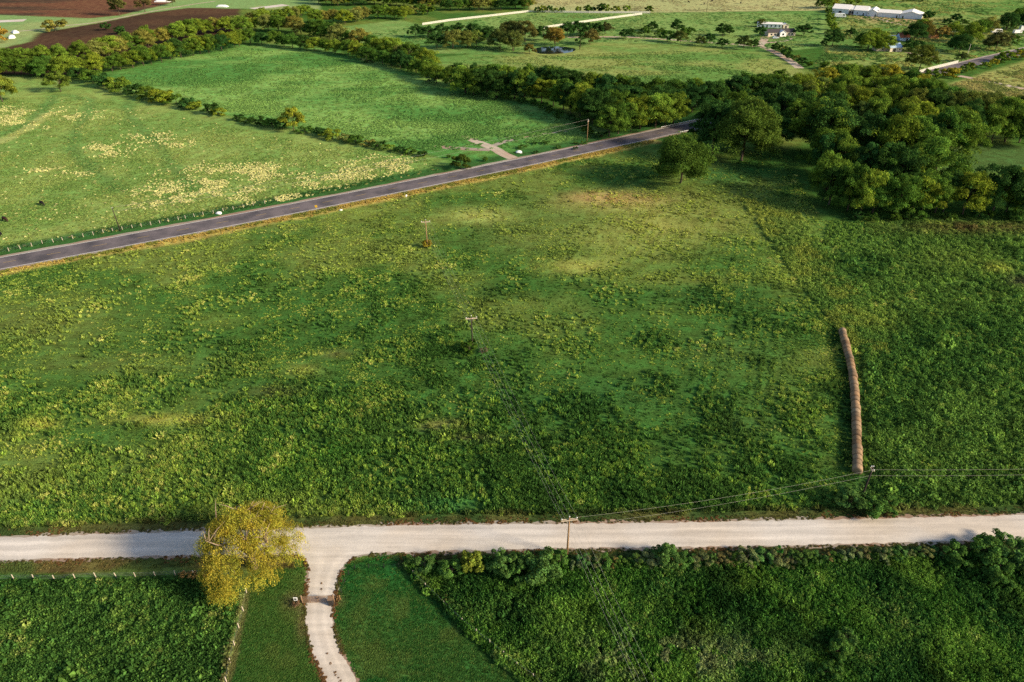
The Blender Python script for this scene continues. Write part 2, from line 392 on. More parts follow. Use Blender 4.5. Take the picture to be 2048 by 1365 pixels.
#          px centre, radii, colour, strength
BLOBS = [((1230, 405), (130, 24), (156, 144, 84), .8), ((1310, 455), (140, 40), (142, 138, 72), .85), ((1160, 533), (70, 18), (172, 164, 84), .75), ((960, 432), (80, 18), (164, 162, 90), .7), ((1200, 480), (170, 40), (122, 132, 66), .6),
         ((1060, 470), (120, 30), (105, 112, 58), .5), ((1270, 395), (80, 12), (150, 122, 84), .6), ((1180, 395), (60, 10), (165, 125, 90), .6), ((1380, 560), (150, 14), (126, 130, 62), .5),
         ((1440, 590), (160, 22), (38, 74, 36), .6), ((1010, 580), (120, 26), (40, 80, 34), .5), ((1450, 350), (90, 26), (34, 92, 48), .7), ((880, 600), (100, 22), (42, 82, 32), .5),  # the emerald blob paints the shadow near the tall highway trees
         ((1590, 540), (60, 60), (122, 134, 58), .6), ((1560, 440), (70, 40), (118, 128, 60), .5), ((1740, 640), (60, 26), (126, 140, 58), .6), ((1900, 520), (90, 26), (116, 130, 56), .5), ((1990, 540), (30, 12), (150, 150, 64), .6),
         ((1950, 458), (150, 14), (96, 76, 52), .75), ((2040, 565), (30, 12), (90, 92, 66), .8), ((700, 425), (90, 22), (118, 128, 58), .5), ((560, 450), (80, 18), (126, 132, 66), .5),
         ((80, 640), (180, 60), (110, 116, 58), .6), ((250, 730), (260, 22), (98, 108, 54), .45), ((340, 840), (110, 12), (148, 144, 68), .7), ((80, 850), (40, 10), (150, 138, 62), .6), ((606, 742), (34, 12), (140, 146, 70), .7),
         ((885, 852), (46, 11), (150, 144, 82), .75), ((540, 785), (70, 14), (92, 88, 56), .6), ((940, 878), (60, 10), (96, 88, 58), .6), ((670, 708), (40, 10), (104, 92, 56), .5), ((560, 950), (70, 30), (52, 96, 36), .5),
         ((890, 1010), (75, 18), (62, 112, 60), .7), ((660, 905), (60, 24), (48, 98, 34), .6), ((1250, 790), (240, 40), (48, 88, 44), .4), ((1450, 700), (100, 40), (78, 100, 52), .45), ((1490, 850), (60, 30), (66, 84, 48), .4),
         ((430, 640), (70, 16), (112, 124, 54), .4), ((300, 600), (80, 20), (60, 96, 40), .5), ((1210, 640), (90, 30), (56, 88, 40), .4)]
# pale flowering weeds of the pasture: px centre, radii
FLOWER = [((440, 365), (110, 34)), ((330, 395), (70, 24)), ((520, 345), (90, 18)), ((620, 365), (70, 14)), ((760, 330), (70, 18)), ((300, 268), (55, 12)), ((340, 285), (60, 10)), ((150, 230), (60, 14)), ((30, 235), (70, 22)), ((60, 252), (40, 8)), ((560, 400), (80, 12)), ((690, 350), (60, 14)), ((210, 300), (60, 14)), ((120, 345), (60, 10))]

def ground_color(x, y):
    """reflectance of what grows at (x, y), with some painted shade, and how patchy it is"""
    px, py = to_px(x, y)
    wob = (fbm(x, y, 9, 3) - 0.5)
    c = np.empty(x.shape + (3,)); c[:] = S(66, 98, 42)
    a = np.full(x.shape, 0.9)
    big = fbm(x, y, 42, 11)[..., None]; mid = fbm(x, y, 13, 23)[..., None]
    c = c * (1 - sstep(.48, .66, big) * .6) + S(112, 120, 58) * sstep(.48, .66, big) * .6
    c = c * (1 - sstep(.52, .36, big) * .4) + S(42, 84, 36) * sstep(.52, .36, big) * .4
    def blob(lst, fade=1.0):
        nonlocal c
        for (cx, cy), (rx, ry), col, st in lst:
            q = ((px - cx) / rx) ** 2 + ((py - cy) / ry) ** 2
            w = np.exp(-q * 1.1) * st * fade * (0.55 + 0.9 * mid[..., 0])
            w = np.clip(w, 0, 1)[..., None]; c = c * (1 - w) + S(*col) * w
    def put(poly, col, soft=1.5, wobble=4, alpha=None, vary=None):
        nonlocal c, a
        d = sdist(poly, x, y) + wob * wobble
        w = sstep(-soft, soft, d)
        cc = np.broadcast_to(S(*col), c.shape)
        if vary is not None:
            t = sstep(.4, .62, vary[1])[..., None] * vary[2]; cc = cc * (1 - t) + S(*vary[0]) * t
        c = c * (1 - w[..., None]) + cc * w[..., None]
        if alpha is not None: a = a * (1 - w) + alpha * w
    bx = fbm(x * .35, y, 16, 61); b1 = fbm(x, y, 60, 31); b2 = fbm(x, y, 22, 41); b3 = fbm(x, y, 8, 51)
    put(WEEDS_E, (58, 92, 40), 5, 18, 1.0, ((88, 116, 50), b2, .6))
    blob(BLOBS)
    put(PASTURE, (124, 142, 76), 2, 3, .8, ((98, 130, 64), b2, .7))
    put(MEADOW, (74, 120, 58), 2, 3, .9, ((116, 148, 78), .5 * b1 + .5 * bx, .9))
    put(EMEADOW, (90, 124, 62), 3, 4, .8, ((130, 136, 78), .5 * b1 + .5 * bx, .9))
    put(HORSE, (90, 126, 66), 2, 1, .8, ((118, 140, 80), b1, .8))
    put(NWGRASS, (134, 146, 98), 2, 3, .5, ((104, 140, 88), b1, .7))
    put(PLOUGH1, (70, 52, 46), 2, 3, .6, ((92, 66, 54), b1, .6))
    bs = fbm(x * 0.25, y, 26, 77)
    put(PLOUGH2, (106, 70, 58), 2, 3, .8, ((66, 56, 52), bs, .9))
    put(TANFIELD, (160, 154, 112), 2, 3, .5, ((140, 148, 104), b1, .5))
    put(FAREAST, (84, 118, 58), 3, 5, .9, ((128, 138, 78), b2, .8))
    put(EASTPALE, (128, 134, 76), 3, 4, .9, ((148, 142, 88), b1, .7))
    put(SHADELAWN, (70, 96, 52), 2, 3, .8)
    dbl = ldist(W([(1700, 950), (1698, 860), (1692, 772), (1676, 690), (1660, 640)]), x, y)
    w = (sstep(3.4, 1.4, dbl + wob * 2) * .75)[..., None]; c = c * (1 - w) + S(34, 66, 30) * w  # shadow beside the hay bale row, painted as a dark green strip
    # bands along the roads
    dh = ldist(hwy_w, x, y); side = py - np.interp(px, [p[0] for p in HWY], [p[1] for p in HWY])
    near = (px < 1420)
    w = (sstep(17, 13, dh + wob * 3) * ((side < 0) & near))[..., None]; c = c * (1 - w) + S(52, 90, 46) * w
    dg = ldist(gold_w, x, y)
    w = (sstep(5.6, 3.0, dg + wob * 5) * ((side > 0)) * (.55 + .45 * b3))[..., None]; c = c * (1 - w) + S(176, 150, 84) * w
    # wheel tracks of the pasture
    for t in TRACKS_W:
        d = ldist(t, x, y)
        w = (sstep(4.5, 1.0, d + wob * 4) * .6 * (.5 + b3))[..., None]; c = c * (1 - w) + S(84, 120, 64) * w
    dt = ldist(W([(-100, 262), (0, 285), (60, 255), (95, 228)]), x, y); w = (sstep(4, 2, dt) * .6)[..., None]; c = c * (1 - w) + S(170, 165, 105) * w
    # verges of the gravel road
    gy = np.interp(px, [p[0] for p in GRN], [p[1] for p in GRN]); gs = np.interp(px, [p[0] for p in GRS], [p[1] for p in GRS])
    w = (sstep(-27, -21, py - gy + wob * 8) * (py < gy + 20))[..., None] * .9; vv = sstep(.42, .6, b3)[..., None]
    c = c * (1 - w) + (S(52, 66, 36) * (1 - vv) + S(84, 82, 48) * vv) * w
    put(FIELD_BL, (40, 76, 34), 1, 2, 1.0, ((58, 92, 40), b2, .8))
    put(FIELD_BR, (22, 42, 22), 1, 2, .9, ((30, 54, 24), b2, .8))
    put(LAWN_L, (42, 86, 36), 1, 2, .8, ((66, 94, 40), b2, .7))
    put(LAWN_R, (34, 86, 38), 1, 2, .8, ((56, 88, 38), b2, .7))
    lw = (sstep(-.5, .5, np.maximum(sdist(LAWN_L, x, y), sdist(LAWN_R, x, y))) * sstep(.52, .68, fbm(x, y, 4.5, 211)) * .55)[..., None]
    c = c * (1 - lw) + S(84, 100, 48) * lw
    w = (((py > gs - 15)) * sstep(34, 26, py - gs + wob * 8) * (px < 590))[..., None] * .85
    c = c * (1 - w) + (S(70, 78, 42) * (1 - vv) + S(96, 78, 50) * vv) * w
    w = (((py > gs - 15)) * sstep(28, 20, py - gs + wob * 8) * (px > 800))[..., None] * .85
    c = c * (1 - w) + (S(48, 58, 32) * (1 - vv) + S(66, 58, 38) * vv) * w
    # trampled earth beside gate and fences
    for (cx, cy), (rx, ry), st in (((592, 1205), (22, 16), .6), ((603, 1250), (10, 34), .5), ((1034, 1328), (16, 12), .85), ((672, 1200), (14, 14), .5), ((975, 1205), (22, 8), .5)):
        w = (np.exp(-(((px - cx) / rx) ** 2 + ((py - cy) / ry) ** 2)) * st)[..., None]; c = c * (1 - w) + S(140, 112, 88) * w
    dfl = ldist(W([(490, 1190), (486, 1225), (477, 1262), (468, 1297), (460, 1332), (450, 1372)]), x, y)
    w = (sstep(1.1, .5, dfl + wob) * .6)[..., None]; c = c * (1 - w) + S(120, 108, 76) * w
    for (cx, cy), (rx, ry), st in (((1800, 40), (70, 7), .9), ((1745, 34), (40, 5), .9), ((1900, 290), (60, 14), .0)):
        w = (np.exp(-(((px - cx) / rx) ** 2 + ((py - cy) / ry) ** 2)) * st)[..., None]; c = c * (1 - w) + S(176, 140, 112) * w
    l = (c @ np.array([.25, .65, .10]))[..., None]
    c = (c * .90 + l * np.array([1.08, 1.0, .70]) * .10) * np.array([1.03, 1.07, .90])
    return np.clip(c, 0.004, 0.8), a

def axis(near, mid, far_):
    return near
def graded(lo, hi, f):
    out = [lo]
    while out[-1] < hi: out.append(out[-1] + f(out[-1]))
    return out
ys = [-3000, -800, -200, -50, 0, 25] + graded(40, 1150, lambda v: 0.9 + max(0, v - 60) * 0.0058) + [1400, 2000, 3500, 7000]
xh = graded(0, 900, lambda v: 1.1 + max(0, v - 60) * 0.0085)
xs = [-7000, -3500, -1700] + [-v for v in xh[:0:-1]] + xh + [1700, 3500, 7000]
XX, YY = np.meshgrid(np.array(xs), np.array(ys))
gc, ga = ground_color(XX, YY)
nx, ny = len(xs), len(ys)
gv = np.stack([XX, YY, np.zeros_like(XX)], -1).reshape(-1, 3)
ii = (np.arange(ny - 1)[:, None] * nx + np.arange(nx - 1)[None, :]).ravel()
gl = np.stack([ii, ii + 1, ii + nx + 1, ii + nx], -1).ravel()
structure(link('ground', mesh_np('ground', gv, 4, gl, M['ground'], np.concatenate([gc, ga[..., None]], -1).reshape(-1, 4))))

# ------------------------------------------------------------------ roads
def dense(pts, step):
    """Catmull-Rom resample of world points"""
    pts = [Vector((p[0], p[1], 0)) for p in pts]; out = []
    for i in range(len(pts) - 1):
        p0, p1, p2, p3 = pts[max(i - 1, 0)], pts[i], pts[i + 1], pts[min(i + 2, len(pts) - 1)]
        n = max(1, int((p2 - p1).length / step))
        for k in range(n):
            t = k / n
            out.append(0.5 * ((2 * p1) + (p2 - p0) * t + (2 * p0 - 5 * p1 + 4 * p2 - p3) * t * t + (3 * p1 - p0 - 3 * p2 + p3) * t ** 3))
    out.append(pts[-1]); return out
def offset(line, d):
    out = []
    for i, p in enumerate(line):
        t = (line[min(i + 1, len(line) - 1)] - line[max(i - 1, 0)]).normalized()
        out.append(p + Vector((-t.y, t.x, 0)) * d)
    return out
def ribbon(name, left, right, z, mat, jag=0.0, mid=0, crown=0.0, parent=None):
    n = len(left); v = []; f = []; cols = 2 + mid
    for i in range(n):
        l, r = Vector(left[i]), Vector(right[i]); w = (l - r).length
        jl = jag * (random.random() - .3); jr = jag * (random.random() - .3)
        u = (l - r).normalized() if w > 0 else Vector((0, 0, 0))
        l = l + u * jl; r = r - u * jr
        for k in range(cols):
            t = k / (cols - 1); p = l.lerp(r, t); v.append((p.x, p.y, z + crown * (1 - (2 * t - 1) ** 2)))
    for i in range(n - 1):
        for k in range(cols - 1):
            a = i * cols + k; f.append((a, a + cols, a + cols + 1, a + 1))
    me = bpy.data.meshes.new(name); me.from_pydata(v, [], f); me.update(); me.materials.append(mat)
    at = me.attributes.new('across', 'FLOAT', 'POINT'); at.data.foreach_set('value', np.tile(np.arange(cols) / (cols - 1), n).astype(np.float32))
    return link(name, me, parent)
hc = dense(hwy_w, 4.0)
HWID = 5.1
sh = structure(ribbon('road_shoulder', offset(hc, HWID + 1.5), offset(hc, -HWID - 1.3), 0.02, M['shoulder'], 0.7))
road = structure(ribbon('highway', offset(hc, HWID), offset(hc, -HWID), 0.03, M['asphalt'], 0.12, 3, 0.05))
for nm, s in (('edge_line', 1), ('edge_line', -1)):
    ribbon(nm, offset(hc, s * (HWID - 0.30) + 0.13), offset(hc, s * (HWID - 0.30) - 0.13), 0.058, M['linew'], 0.0, 0, 0, road)
hcl = dense(hwy_w, 1.0)
for i in range(0, len(hcl) - 6, 13):
    if hcl[i].y > 520: break
    seg_ = hcl[i:i + 5]
    ribbon('centre_dash', offset(seg_, 0.09), offset(seg_, -0.09), 0.088, M['liney'], 0, 0, 0, road)

gl_ = dense(W(GRN), 1.6); gr_ = dense(W(GRS), 1.6)
def resample(line, n):
    L = [0]
    for a, b in zip(line[:-1], line[1:]): L.append(L[-1] + (b - a).length)
    out = []
    for k in range(n):
        s = L[-1] * k / (n - 1); j = 0
        j = max(0, min(len(L) - 2, int(np.searchsorted(L, s) - 1)))
        t = (s - L[j]) / max(L[j + 1] - L[j], 1e-6); out.append(line[j].lerp(line[j + 1], t))
    return out
n = 260
gl2, gr2 = resample(gl_, n), resample(gr_, n)
structure(ribbon('gravel_road_edge', [p + Vector((0, .55, 0)) for p in gl2], [p - Vector((0, .55, 0)) for p in gr2], 0.012, M['shoulder'], 0.9, 1))
structure(ribbon('gravel_road', gl2, gr2, 0.022, M['gravel'], 0.5, 3, 0.10))
dl, dr = resample(dense(W(DRL), 0.8), 110), resample(dense(W(DRR), 0.8), 110)
structure(ribbon('driveway_edge', offset(dl, -0.35), offset(dr, 0.35), 0.008, M['shoulder'], 0.7, 1))
structure(ribbon('driveway', dl, dr, 0.030, M['gravel'], 0.35, 2, 0.03))
def path(name, pts, width, mat, z=0.018, jag=0.5):
    l = dense(W(pts), 3.0); return structure(ribbon(name, offset(l, width / 2), offset(l, -width / 2), z, mat, jag, 1))
path('field_entrance', [(1040, 322), (1010, 310), (985, 296), (955, 284), (928, 272)], 5.0, M['track'], 0.019)
path('field_track', [(985, 292), (1040, 275), (1100, 266), (1160, 258)], 3.0, M['shoulder'], 0.014)
path('field_track', [(850, 296), (880, 294), (925, 298), (980, 300)], 4.0, M['shoulder'], 0.014)
path('dirt_track', [(1100, 74), (1140, 75), (1200, 74), (1260, 75), (1330, 79), (1400, 84), (1480, 90), (1526, 95)], 5.0, M['track'])
path('house_drive', [(1600, 137), (1580, 122), (1556, 108), (1534, 98), (1520, 92), (1526, 84), (1532, 72)], 6.0, M['track'], 0.022)
path('house_drive', [(1530, 86), (1556, 84), (1576, 80), (1580, 75), (1562, 74), (1536, 78)], 4.0, M['track'], 0.026)
path('farm_lane', [(1720, 30), (1790, 46), (1850, 58), (1900, 64), (1990, 68), (2060, 70), (2200, 72)], 7.0, M['track'])
path('farm_lane', [(1918, 152), (1950, 158), (2000, 168), (2060, 180), (2200, 200)], 5.0, M['track'])
path('farm_lane', [(1812, 105), (1840, 110), (1870, 114)], 4.0, M['track'])
path('white_lane', [(-200, 46), (-60, 44), (0, 43), (50, 41)], 15.0, M['gravel'])
path('farm_track', [(0, 66), (70, 60), (130, 52), (200, 44), (300, 24), (380, 10), (430, 3)], 3.0, M['track'])
path('pale_lane', [(505, 18), (540, 14), (572, 10)], 14.0, M['gravel'])

# pond with a low bank
PONDPX = [(1066, 102), (1075, 96), (1100, 93.5), (1125, 94), (1148, 97), (1150, 102), (1130, 107), (1100, 108.5), (1078, 107.5)]
pl = dense(W(PONDPX + PONDPX[:1]), 4)[:-1]
structure(MB().face([(p.x, p.y, 0.05) for p in pl]).build('pond', M['water']))

# ------------------------------------------------------------------ vegetation prototypes
def leaf_cloud(cent, crad, per, size, seed, squash=0.85, droop=0.0, jitter=0.65, tone=None, huev=.25):
    """quads that sit tangentially round clump centres; returns verts, loops, cols"""
    g = np.random.default_rng(seed); nc = len(cent)
    cen = np.repeat(cent, per, 0); rad = np.repeat(crad, per)
    u = g.normal(size=(nc * per, 3)); u /= np.linalg.norm(u, axis=1)[:, None]
    u[:, 2] = np.where(u[:, 2] < -0.35, -u[:, 2] * .6, u[:, 2])
    rr = rad * (0.55 + 0.5 * g.random(nc * per) ** 0.5)
    pos = cen + u * rr[:, None] * np.array([1, 1, squash])
    nrm = u + g.normal(size=u.shape) * jitter; nrm[:, 2] += 0.25
    nrm /= np.linalg.norm(nrm, axis=1)[:, None]
    a = np.cross(nrm, g.normal(size=u.shape)); a /= np.linalg.norm(a, axis=1)[:, None]
    if droop:
        a = a * (1 - droop) + np.array([0, 0, -1.0]) * droop + g.normal(size=a.shape) * .15
        a /= np.linalg.norm(a, axis=1)[:, None]
    b = np.cross(nrm, a); b /= np.linalg.norm(b, axis=1)[:, None]
    s = size * (0.6 + 0.8 * g.random(nc * per))
    l = (s * (1.3 + droop * 1.6))[:, None]; w = (s * (0.62 - 0.32 * droop))[:, None]
    v = np.stack([pos - a * l * .5, pos + b * w * .55 + a * l * .05, pos + a * l * .55, pos - b * w * .5 - a * l * .02], 1).reshape(-1, 3)
    ct = np.repeat(0.62 + 0.76 * g.random(nc) ** 1.3, per) if tone is None else np.repeat(tone, per)
    t = ct * (0.6 + 0.8 * g.random(nc * per))
    hue = g.random(nc * per)
    hc_ = np.repeat(g.random(nc), per) * .5 + hue * .5
    c = np.stack([t * (1.02 - huev / 2 + huev * hc_), t, t * (1.05 - 0.3 * hue), np.ones_like(t)], -1)
    return v, np.repeat(c, 4, 0)
def crown_mesh(name, v, c):
    return mesh_np(name, v, 4, np.arange(len(v)), M['leaf'], c)

def make_tree(seed, H, Wd, base, nclump, per, leaf, shape='round', mat='bark', flat=1.0):
    """returns (trunk mesh, crown mesh) of a tree H metres high"""
    g = np.random.default_rng(seed)
    rx = Wd / 2; zc = (H + base) / 2; rz = (H - base) / 2
    pts = []; crl = []
    nb = max(7, nclump // 7)
    gold = 2.39996
    for i in range(nb):
        zz = 1 - 1.75 * (i + .5) / nb; zz = max(zz, -.8); th0 = gold * i + g.normal() * .35; rr_ = math.sqrt(max(0, 1 - zz * zz))
        reach = .60 + .22 * g.random()
        p = np.array([math.cos(th0) * rr_, math.sin(th0) * rr_, zz]) * reach
        if shape == 'cone':
            k = 1 - 0.85 * (p[2] + 1) / 2; q = np.array([p[0] * rx * k * 1.5, p[1] * rx * k * 1.5, zc + p[2] * rz * 1.15])
        elif shape == 'bush':
            q = np.array([p[0] * rx, p[1] * rx, base + (.12 + .62 * (p[2] / reach + .8) / 1.8) * (H - base)])
        else:
            k = 1.08 - 0.2 * max(0, p[2]); k *= 1.25 if zz < -.25 else 1
            q = np.array([p[0] * rx * k, p[1] * rx * k, zc + p[2] * rz * flat])
        bs = (.36 + .14 * g.random()) * min(rx, rz * 1.25)
        for j in range(max(3, nclump // nb)):
            d = g.normal(size=3); d /= np.linalg.norm(d); d[2] = abs(d[2]) * .9 - .15
            pts.append(q + d * bs * (.35 + .65 * g.random())); crl.append(bs * (.36 + .26 * g.random()))
    ang = g.random() * 6.28
    pts = np.array(pts)
    # lobes: a lopsided outline
    th = np.arctan2(pts[:, 1], pts[:, 0])
    f = 1 + 0.16 * np.sin(2 * th + ang) + 0.13 * np.sin(3 * th + ang * 2.1) + g.normal(size=len(pts)) * .07
    pts[:, 0] *= f; pts[:, 1] *= f
    crad = np.array(crl)
    pts[:, 2] = np.maximum(pts[:, 2], base + .2)
    v, c = leaf_cloud(pts, crad, per, leaf, seed + 1)
    cm = crown_mesh('crown', v, c)
    mb = MB(); tr = max(0.05, H * 0.022)
    top = base + (H - base) * 0.45
    ph = g.random() * 6.28
    bend = [(0, 0, -0.1), (0.02 * H * math.cos(ph), 0.02 * H * math.sin(ph), base * .6 + .2), (0.01 * H * math.sin(ph), 0.015 * H * math.cos(ph), top), (0, 0, top + (H - top) * .5)]
    mb.tube(bend, [tr * 1.35, tr, tr * .6, tr * .2], 7)
    for k in range(min(9, nclump)):
        q = pts[(k * 5) % len(pts)]; s = Vector((0, 0, base * .6 + (top - base * .6) * g.random()))
        m_ = s.lerp(Vector(q), .55) + Vector((0, 0, .06 * H * g.random()))
        mb.tube([s, m_, Vector(q)], [tr * .45, tr * .28, tr * .08], 5)
    return mb.mesh('trunk', M[mat], True), cm

PROTO = {'round': [make_tree(10 + i, 14, 15.5, 0.4, 126, 150, .41) for i in range(5)],
         'tall': [make_tree(30 + i, 18, 14.5, 0.4, 140, 150, .45) for i in range(4)],
         'oak': [make_tree(50 + i, 9, 11.5, 0.5, 84, 140, .36, flat=1.0) for i in range(4)],
         'bush': [make_tree(70 + i, 4, 6.0, 0.1, 63, 110, .24, 'bush') for i in range(4)],
         'ball': [make_tree(123, 18, 22, 0.2, 280, 200, .44)], 'giant': [make_tree(121, 26, 24, .2, 330, 200, .52)],
         'cone': [make_tree(90, 10, 7, 0.5, 40, 90, .40, 'cone')],
         'vine': [make_tree(95 + i, 3, 3.4, 0.1, 34, 110, .20, 'bush') for i in range(3)]}
PH = {'round': 14, 'tall': 18, 'oak': 9, 'bush': 4, 'cone': 10, 'vine': 3, 'ball': 18, 'giant': 26}
TREES = []
def plant(kind, px, py, h, col, label, cat='tree', group=None, wide=1.0, name=None, bury=0.0, protoi=None):
    p = P(px, py) if not isinstance(px, Vector) else px
    tm, cm = PROTO[kind][protoi if protoi is not None else random.randrange(len(PROTO[kind]))]
    s = h / PH[kind]
    o = thing(name or cat, label, cat, p, random.uniform(0, 6.28), group, (s * wide, s * wide, s))
    link('trunk', tm, o); c = link('crown', cm, o); c.color = (*col, 1)
    TREES.append(o); return o
def jit(c, k=.14):
    f = 1 + random.uniform(-k, k); h = random.uniform(-k, k)
    return (c[0] * f * (1 + h), c[1] * f, c[2] * f * (1 - h))
OLIVE = tuple(S(116, 138, 50)); GREEN = tuple(S(78, 108, 42)); DARK = tuple(S(56, 88, 42)); GOLDL = tuple(S(148, 152, 56)); BROWN = tuple(S(126, 130, 66)); PALE = tuple(S(112, 134, 88)); MIDG = tuple(S(98, 124, 46))

def along(pts, n, jx=4, jy=1.5):
    """n spots along a pixel polyline, evenly spread over the ground, sorted by image x"""
    l = resample([P(a, b) for a, b in pts], n); out = []
    for p in l:
        q = p + Vector((random.uniform(-jx, jx), random.uniform(-jy, jy), 0))
        out.append(q)
    out.sort(key=lambda q: q.x / (q.y * cT + CAM_H * sT))
    return out
def row(kind, pts, n, h, cols, label, group, cat='tree', jx=3, jy=2, wide=(.9, 1.15), name=None):
    """label holds {o}: the place counted from the left"""
    n = int(n * 1.3) if cat == 'tree' else n
    for i, q in enumerate(along(pts, n, jx, jy)):
        k = random.choice(kind) if isinstance(kind, (list, tuple)) else kind
        plant(k, q, 0, random.uniform(*h) * (1.06 if cat == 'tree' else 1.0), jit(random.choice(cols)), label.format(o=ordw(i + 1)), cat, group, random.uniform(*wide), name)

# ---- the double row along the ploughed field (upper left)
row('round', [(-40, 138), (60, 132), (140, 126), (220, 116), (300, 96), (370, 80), (425, 66), (480, 66)], 17, (10.5, 13.5), [OLIVE, GREEN, BROWN, MIDG], '{o} tree from the left in the back row bordering the dark ploughed field', 'trees in the back row by the ploughed field')
row('round', [(-40, 152), (60, 152), (140, 155), (200, 147), (262, 137), (335, 123), (387, 111), (445, 102), (478, 92)], 20, (9, 12), [OLIVE, OLIVE, GREEN, MIDG, DARK], '{o} tree from the left in the front row between ploughed field and green meadow', 'trees in the front row by the ploughed field')
# ---- the band between the two green meadows
row('round', [(480, 60), (530, 62), (590, 68), (650, 80), (720, 96), (790, 116), (850, 136)], 15, (9, 12.5), [OLIVE, BROWN, GREEN, BROWN], '{o} tree from the left in the back row behind the central green meadow', 'trees in the back row behind the central meadow')
row('round', [(490, 86), (550, 92), (600, 99), (650, 103), (700, 111), (765, 130), (837, 148), (895, 172)], 18, (8, 11), [OLIVE, GREEN, GREEN, MIDG, DARK], '{o} tree from the left in the front row edging the central green meadow', 'trees in the front row of the central meadow')
row('round', [(630, 48), (665, 46), (690, 49), (730, 40), (770, 36), (806, 40)], 9, (9, 12.5), [BROWN, OLIVE, GREEN], '{o} tree from the left in the brownish clump left of the white fence corner', 'trees of the brownish clump')
def dk(c, k): return (c[0] * k, c[1] * k, c[2] * k)
WDARK, WGREEN, WMIDG, WOLIVE, WBROWN = dk(DARK, 1.0), dk(GREEN, 1.0), dk(MIDG, 1.0), dk(OLIVE, .95), S(98, 114, 54)
# ---- creek trees down to the highway
row(['round', 'tall'], [(920, 172), (1000, 178), (1080, 186), (1160, 196), (1240, 205), (1330, 210), (1400, 213)], 14, (12, 15), [WDARK, WGREEN, WGREEN, WMIDG], '{o} tree from the left in the rear of the dark creek trees', 'rear creek trees')
row(['round', 'tall'], [(930, 188), (1010, 196), (1060, 200), (1110, 212), (1150, 232), (1185, 250), (1240, 232), (1300, 230), (1370, 228)], 17, (12, 15.5), [WDARK, WGREEN, WDARK, WOLIVE], '{o} tree from the left in the middle of the dark creek trees', 'middle creek trees')
row(['tall', 'round'], [(1215, 272), (1240, 271), (1275, 262), (1310, 258), (1350, 248)], 6, (13, 16), [WMIDG, WGREEN, WOLIVE], '{o} tree from the left standing close beside the highway before the bridge', 'trees by the highway')
row('bush', [(1020, 202), (1070, 212), (1120, 236), (1170, 262), (1200, 280)], 11, (2.6, 4.6), [WDARK, WGREEN], '{o} low bush from the left at the foot of the creek trees', 'bushes at the foot of the creek trees', 'bush')
plant('bush', 735, 125, 6.0, PALE, 'pale grey-green willow shrub bulging into the central meadow', 'shrub', None, 1.3)
plant('bush', 868, 166, 6.5, PALE, 'grey-green feathery shrub nearer the highway on the meadow edge', 'shrub', None, 1.1)
# ---- big trees right of the highway
plant('giant', 1484, 322, 26, S(82, 104, 42), 'tallest broad tree with golden top standing right of the highway bend')
plant('tall', 1424, 306, 23, WDARK, 'dark tree pressed against the left of the tallest tree by the highway', 'tree', None, 1.0, protoi=1)
plant('ball', 1361, 366, 18, S(74, 100, 40), 'lone round tree with sunlit right top below the highway')
plant('tall', 1530, 300, 20, WDARK, 'dark tree right behind the tallest tree by the highway', 'tree', None, 1.05, protoi=2)
row(['round', 'tall'], [(1392, 226), (1440, 212), (1490, 203), (1545, 196)], 6, (12, 15), [WDARK, WGREEN, WGREEN], '{o} tree from the left in the belt beyond the highway behind the tallest tree', 'belt beyond the highway')
row(['round', 'tall'], [(1440, 262), (1500, 254), (1560, 246), (1600, 240)], 5, (13, 17), [WDARK, WGREEN], '{o} tree from the left close behind the tallest tree on the near roadside', 'trees behind the tallest tree')
# ---- the wood on the right
row(['round', 'tall'], [(1662, 402), (1690, 425), (1750, 430), (1830, 430), (1910, 428), (1990, 428), (2080, 425)], 13, (12.5, 17), [WGREEN, WDARK, WMIDG, WOLIVE], '{o} tree from the left along the front edge of the wood on the right', 'front trees of the wood', wide=(.72, .98))
row(['tall', 'round'], [(1650, 350), (1690, 375), (1740, 385), (1800, 388), (1850, 385)], 9, (15, 20), [WGREEN, WMIDG, WOLIVE, WDARK], '{o} tree from the left in the second rank of the wood on the right', 'second rank of the wood', wide=(.72, 1.0))
row(['tall', 'round'], [(1625, 310), (1680, 322), (1740, 330), (1800, 335), (1850, 330), (1890, 320)], 9, (17, 22), [WGREEN, WOLIVE, WDARK, WMIDG], '{o} tree from the left in the third rank of the wood, tall and rounded', 'third rank of the wood', wide=(.75, 1.0))
row(['tall', 'round'], [(1560, 262), (1620, 270), (1690, 275), (1760, 280), (1830, 285), (1900, 290), (1950, 288), (2010, 285), (2080, 290)], 14, (14, 19), [WDARK, WOLIVE, WGREEN, WBROWN, WOLIVE], '{o} tree from the left in the fourth rank of the wood, around its clearing', 'fourth rank of the wood', wide=(.75, 1.0))
row('round', [(1570, 228), (1640, 232), (1720, 236), (1800, 240), (1880, 246), (1950, 250), (2040, 258)], 13, (13, 16), [WDARK, WOLIVE, WBROWN, WGREEN], '{o} tree from the left in the fifth rank of the wood on the right', 'fifth rank of the wood', wide=(.75, 1.0))
row('round', [(1545, 205), (1620, 200), (1690, 198), (1760, 205), (1840, 212), (1900, 222)], 11, (11, 14), [WOLIVE, WDARK, WBROWN, WGREEN], '{o} tree from the left at the far edge of the wood on the right', 'far edge of the wood')
row('round', [(1650, 178), (1700, 168), (1740, 172), (1790, 180), (1840, 190)], 8, (9, 12), [WBROWN, WOLIVE, GOLDL, WGREEN], '{o} tree from the left in the thin end of the wood by the road', 'thin end of the wood')
row('bush', [(1690, 438), (1760, 440), (1840, 441), (1920, 440), (2040, 438)], 12, (2.5, 4), [WDARK, WGREEN], '{o} low bush from the left at the front foot of the wood', 'bushes at the foot of the wood', 'bush')
